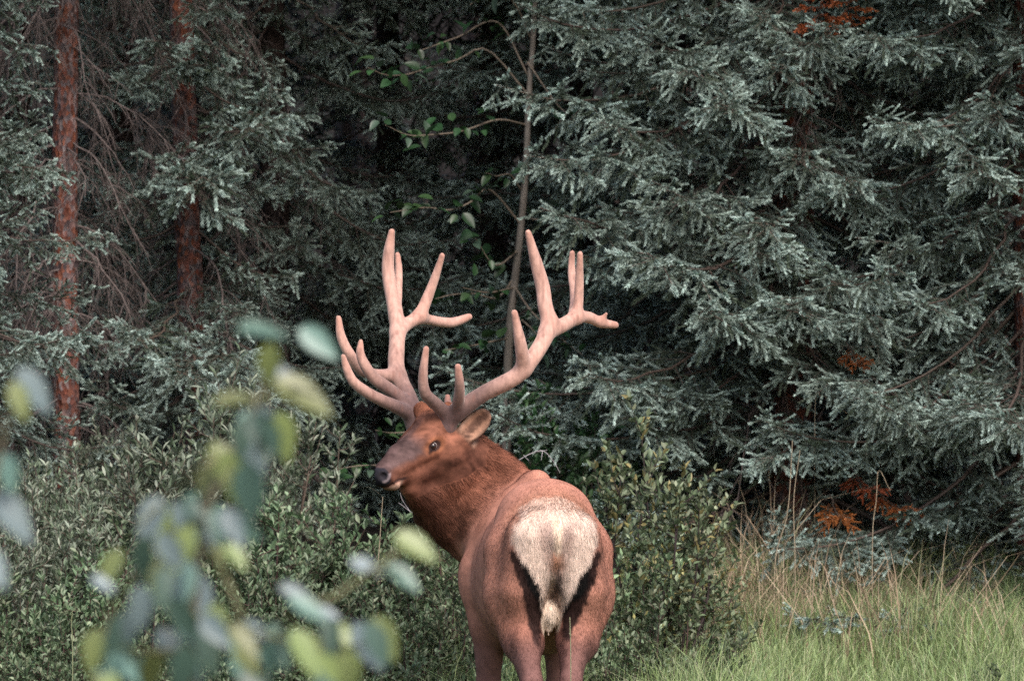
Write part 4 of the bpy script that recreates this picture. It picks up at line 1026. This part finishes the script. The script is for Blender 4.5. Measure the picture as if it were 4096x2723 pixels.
def build_foreground():
    """out-of-focus sapling close to the camera"""
    rs = random.Random(3); D0 = 7.4; k = 4096 / 2359
    def Q(dx, dy, d=D0): return P(dx * k, dy * k, d)
    base = Q(430, 1568); base[2] = float(ground_z(base[0], base[1])) - .02
    root = empty('sapling', tuple(base), 'blurred broad-leaved sapling standing near the viewer, before the silver shrubs', 'sapling')
    teal = (.12, .21, .17); pale = (.17, .225, .235); yel = (.175, .21, .075); deep = (.065, .115, .09)  # bluish sky sheen of the leaf tops is mixed into teal and pale
    MS = {n: leaf_mesh('sapling_leaf_' + n, .075, .036, c, curl=.25) for n, c in (('teal', teal), ('pale', pale), ('yellow', yel), ('deep', deep))}
    stem = [base, Q(440, 1700), Q(445, 1400), Q(470, 1200), Q(530, 1040), Q(590, 930), Q(622, 790)]
    g = Geo(); tube(g, spline(stem, 40) - base, np.linspace(.012, .0035, 40), 6, (.13, .12, .08)); link(bpy.data.objects.new('stem', g.mesh('sapling_stem', M_wood)), root)
    twigs = [((470, 1200), (400, 1220), (330, 1300), (260, 1400), (230, 1500)), ((530, 1040), (460, 1080), (380, 1150), (320, 1210)), ((445, 1420), (540, 1440), (640, 1470), (760, 1500), (860, 1480)), ((640, 1470), (690, 1390), (760, 1380), (850, 1320), (930, 1320)),
             ((590, 930), (650, 890), (730, 910)), ((440, 1500), (340, 1500), (280, 1490)), ((850, 1320), (920, 1270), (970, 1250)), ((470, 1250), (520, 1330), (560, 1430), (600, 1540))]
    for t in twigs:
        q = spline([Q(*x, D0 + rs.uniform(-.15, .15)) for x in t], 16); g = Geo(); tube(g, q - base, np.linspace(.0062, .0025, 16), 5, (.15, .15, .08)); link(bpy.data.objects.new('twig', g.mesh('sapling_twig', M_wood)), root)
    spec = [(605, 762, 5, 'teal', 1.1), (735, 790, 38, 'teal', 1.15), (640, 860, 0, 'pale', .9), (700, 912, 28, 'yellow', 1.5), (545, 920, -10, 'yellow', 1.0), (615, 1000, 62, 'pale', 1.5), (655, 1010, 75, 'yellow', 1.3),
            (590, 1020, 50, 'yellow', 1.0), (510, 1070, 70, 'yellow', 1.1), (575, 1135, 88, 'deep', 1.4), (530, 1100, 75, 'yellow', 1.2), (345, 1200, 110, 'pale', 1.2), (470, 1235, 58, 'pale', 1.1), (538, 1215, 62, 'pale', 1.0), (420, 1265, 110, 'yellow', 1.1),
            (330, 1290, 100, 'deep', 1.1), (255, 1310, 120, 'yellow', 1.0), (405, 1345, 90, 'deep', 1.1), (462, 1375, 68, 'pale', 1.25), (238, 1345, 30, 'pale', .6), (365, 1335, 95, 'yellow', .9), (325, 1400, 90, 'pale', 1.0), (270, 1490, 100, 'deep', 1.5),
            (290, 1505, 80, 'yellow', .9), (850, 1490, 58, 'pale', 1.35), (888, 1470, 65, 'yellow', 1.1), (845, 1305, 20, 'pale', .75), (930, 1330, 35, 'teal', .95), (960, 1258, 30, 'yellow', 1.1), (675, 1358, 10, 'pale', .6), (710, 1400, 30, 'teal', 1.0),
            (752, 1412, 15, 'pale', .7), (590, 1452, 25, 'pale', .8), (645, 1490, 70, 'teal', 1.1), (705, 1505, 60, 'yellow', 1.2), (735, 1525, 80, 'yellow', 1.2), (805, 1545, 85, 'yellow', 1.2), (480, 1500, 70, 'deep', 1.2), (420, 1545, 95, 'deep', 1.2),
            (560, 1545, 60, 'teal', 1.1), (350, 1545, 110, 'yellow', 1.1), (215, 1500, 100, 'yellow', 1.0), (500, 1440, 80, 'yellow', 1.0), (380, 1240, 100, 'yellow', 1.1), (440, 1180, 100, 'teal', 1.0), (560, 1010, 100, 'deep', 1.0), (300, 1440, 110, 'pale', .9),
            (620, 840, 95, 'yellow', 1.0), (480, 1100, 120, 'yellow', 1.0)]
    for px, py, an, cn, sc in spec:
        d0 = D0 + rs.uniform(-.35, .35); c = Q(px, py, d0); a = R(an); tilt = rs.uniform(-.5, .5)
        d = Vector((math.cos(a), tilt * .6, -math.sin(a))).normalized()
        up = Vector((rs.uniform(-.3, .3), -.8, rs.uniform(.3, 1.0)))
        place_leaf(MS[cn], root, Vector(c) - d * .0375 * sc, d, up, sc)
    region = [(430, 1150, 60), (400, 1280, 90), (370, 1400, 110), (330, 1510, 110), (520, 1480, 120), (650, 1520, 90), (600, 960, 35), (780, 1470, 70)]
    for _ in range(46):
        cx, cy, r = rs.choice(region); c = Q(cx + rs.gauss(0, r * .7), cy + rs.gauss(0, r * .6), D0 + rs.uniform(-.5, .5)); a = R(rs.uniform(30, 120))
        d = Vector((math.cos(a), rs.uniform(-.6, .6), -math.sin(a))).normalized()
        place_leaf(MS[rs.choice(('yellow', 'yellow', 'teal', 'deep', 'deep', 'pale'))], root, Vector(c), d, Vector((rs.uniform(-.6, .6), -.7, rs.uniform(.1, 1))), rs.uniform(.7, 1.2))
    # second sapling, mostly out of frame
    b2 = Q(-60, 1568, 7.2); b2[2] = float(ground_z(b2[0], b2[1])) - .02
    r2 = empty('sapling', tuple(b2), 'blurred sapling reaching a few pale leaves in front of the pale green spruce', 'sapling')
    g = Geo(); tube(g, spline([b2, Q(-50, 1500, 7.2), Q(-20, 1150, 7.2), Q(40, 860, 7.2)], 30) - b2, np.linspace(.010, .002, 30), 6, (.13, .12, .08)); link(bpy.data.objects.new('stem', g.mesh('sapling_stem', M_wood)), r2)
    for px, py, an, cn, sc in ((80, 900, 52, 'pale', 1.2), (30, 1190, 50, 'pale', 1.4), (45, 925, 70, 'yellow', .9), (20, 1090, 80, 'teal', .9), (-10, 1310, 60, 'pale', 1.0)):
        c = Q(px, py, 7.2 + rs.uniform(-.1, .1)); a = R(an); d = Vector((math.cos(a), rs.uniform(-.3, .3), -math.sin(a)))
        place_leaf(MS[cn], r2, Vector(c) - d * .0375 * sc, d, Vector((0, -.8, .7)), sc)

def build_bare_twigs():
    def twig(name, pts, r, subs, label, col=(.34, .31, .32)):
        p = np.array([P(*q) for q in pts]); base = p[0].copy(); bz = float(ground_z(base[0], base[1])) - .02; b0 = np.array([base[0], base[1], bz])
        root = empty(name, tuple(b0), label, 'twig')
        q = spline(np.vstack([b0[None], p]), 30); g = Geo(); tube(g, q - b0, np.linspace(r, r * .4, 30), 4, col); link(bpy.data.objects.new('stem', g.mesh('bare_twig', M_wood)), root)
        for s_ in subs:
            g = Geo(); tube(g, spline([P(*x) for x in s_], 8) - b0, np.linspace(r * .6, r * .3, 8), 4, col); link(bpy.data.objects.new('side_twig', g.mesh('bare_side_twig', M_wood)), root)
    twig('bare_twig', [(1960, 2200, 23.2), (1985, 1850, 23.2), (2060, 1845, 23.2), (2120, 1815, 23.2), (2170, 1802, 23.2), (2210, 1840, 23.2), (2240, 1890, 23.2)], .0032,
         [((2095, 1820, 23.2), (2115, 1842, 23.15)), ((2170, 1803, 23.2), (2165, 1840, 23.1)), ((2150, 1806, 23.2), (2190, 1800, 23.2))], 'pale bare twig arching behind the elk\'s neck')
    twig('bare_twig', [(1920, 2350, 22.4), (1690, 2085, 22.4), (1640, 2045, 22.4), (1595, 2010, 22.4)], .003, [((1640, 2045, 22.4), (1610, 2000, 22.4), (1600, 1970, 22.4))], 'pale bare twig under the elk\'s chin')

# ------------------------------------------------------------------ assemble
build_ground()
build_spruces()
build_far_forest()
build_poplar()
build_shrubs()
build_grass()
build_bare_twigs()
build_elk()
build_foreground()
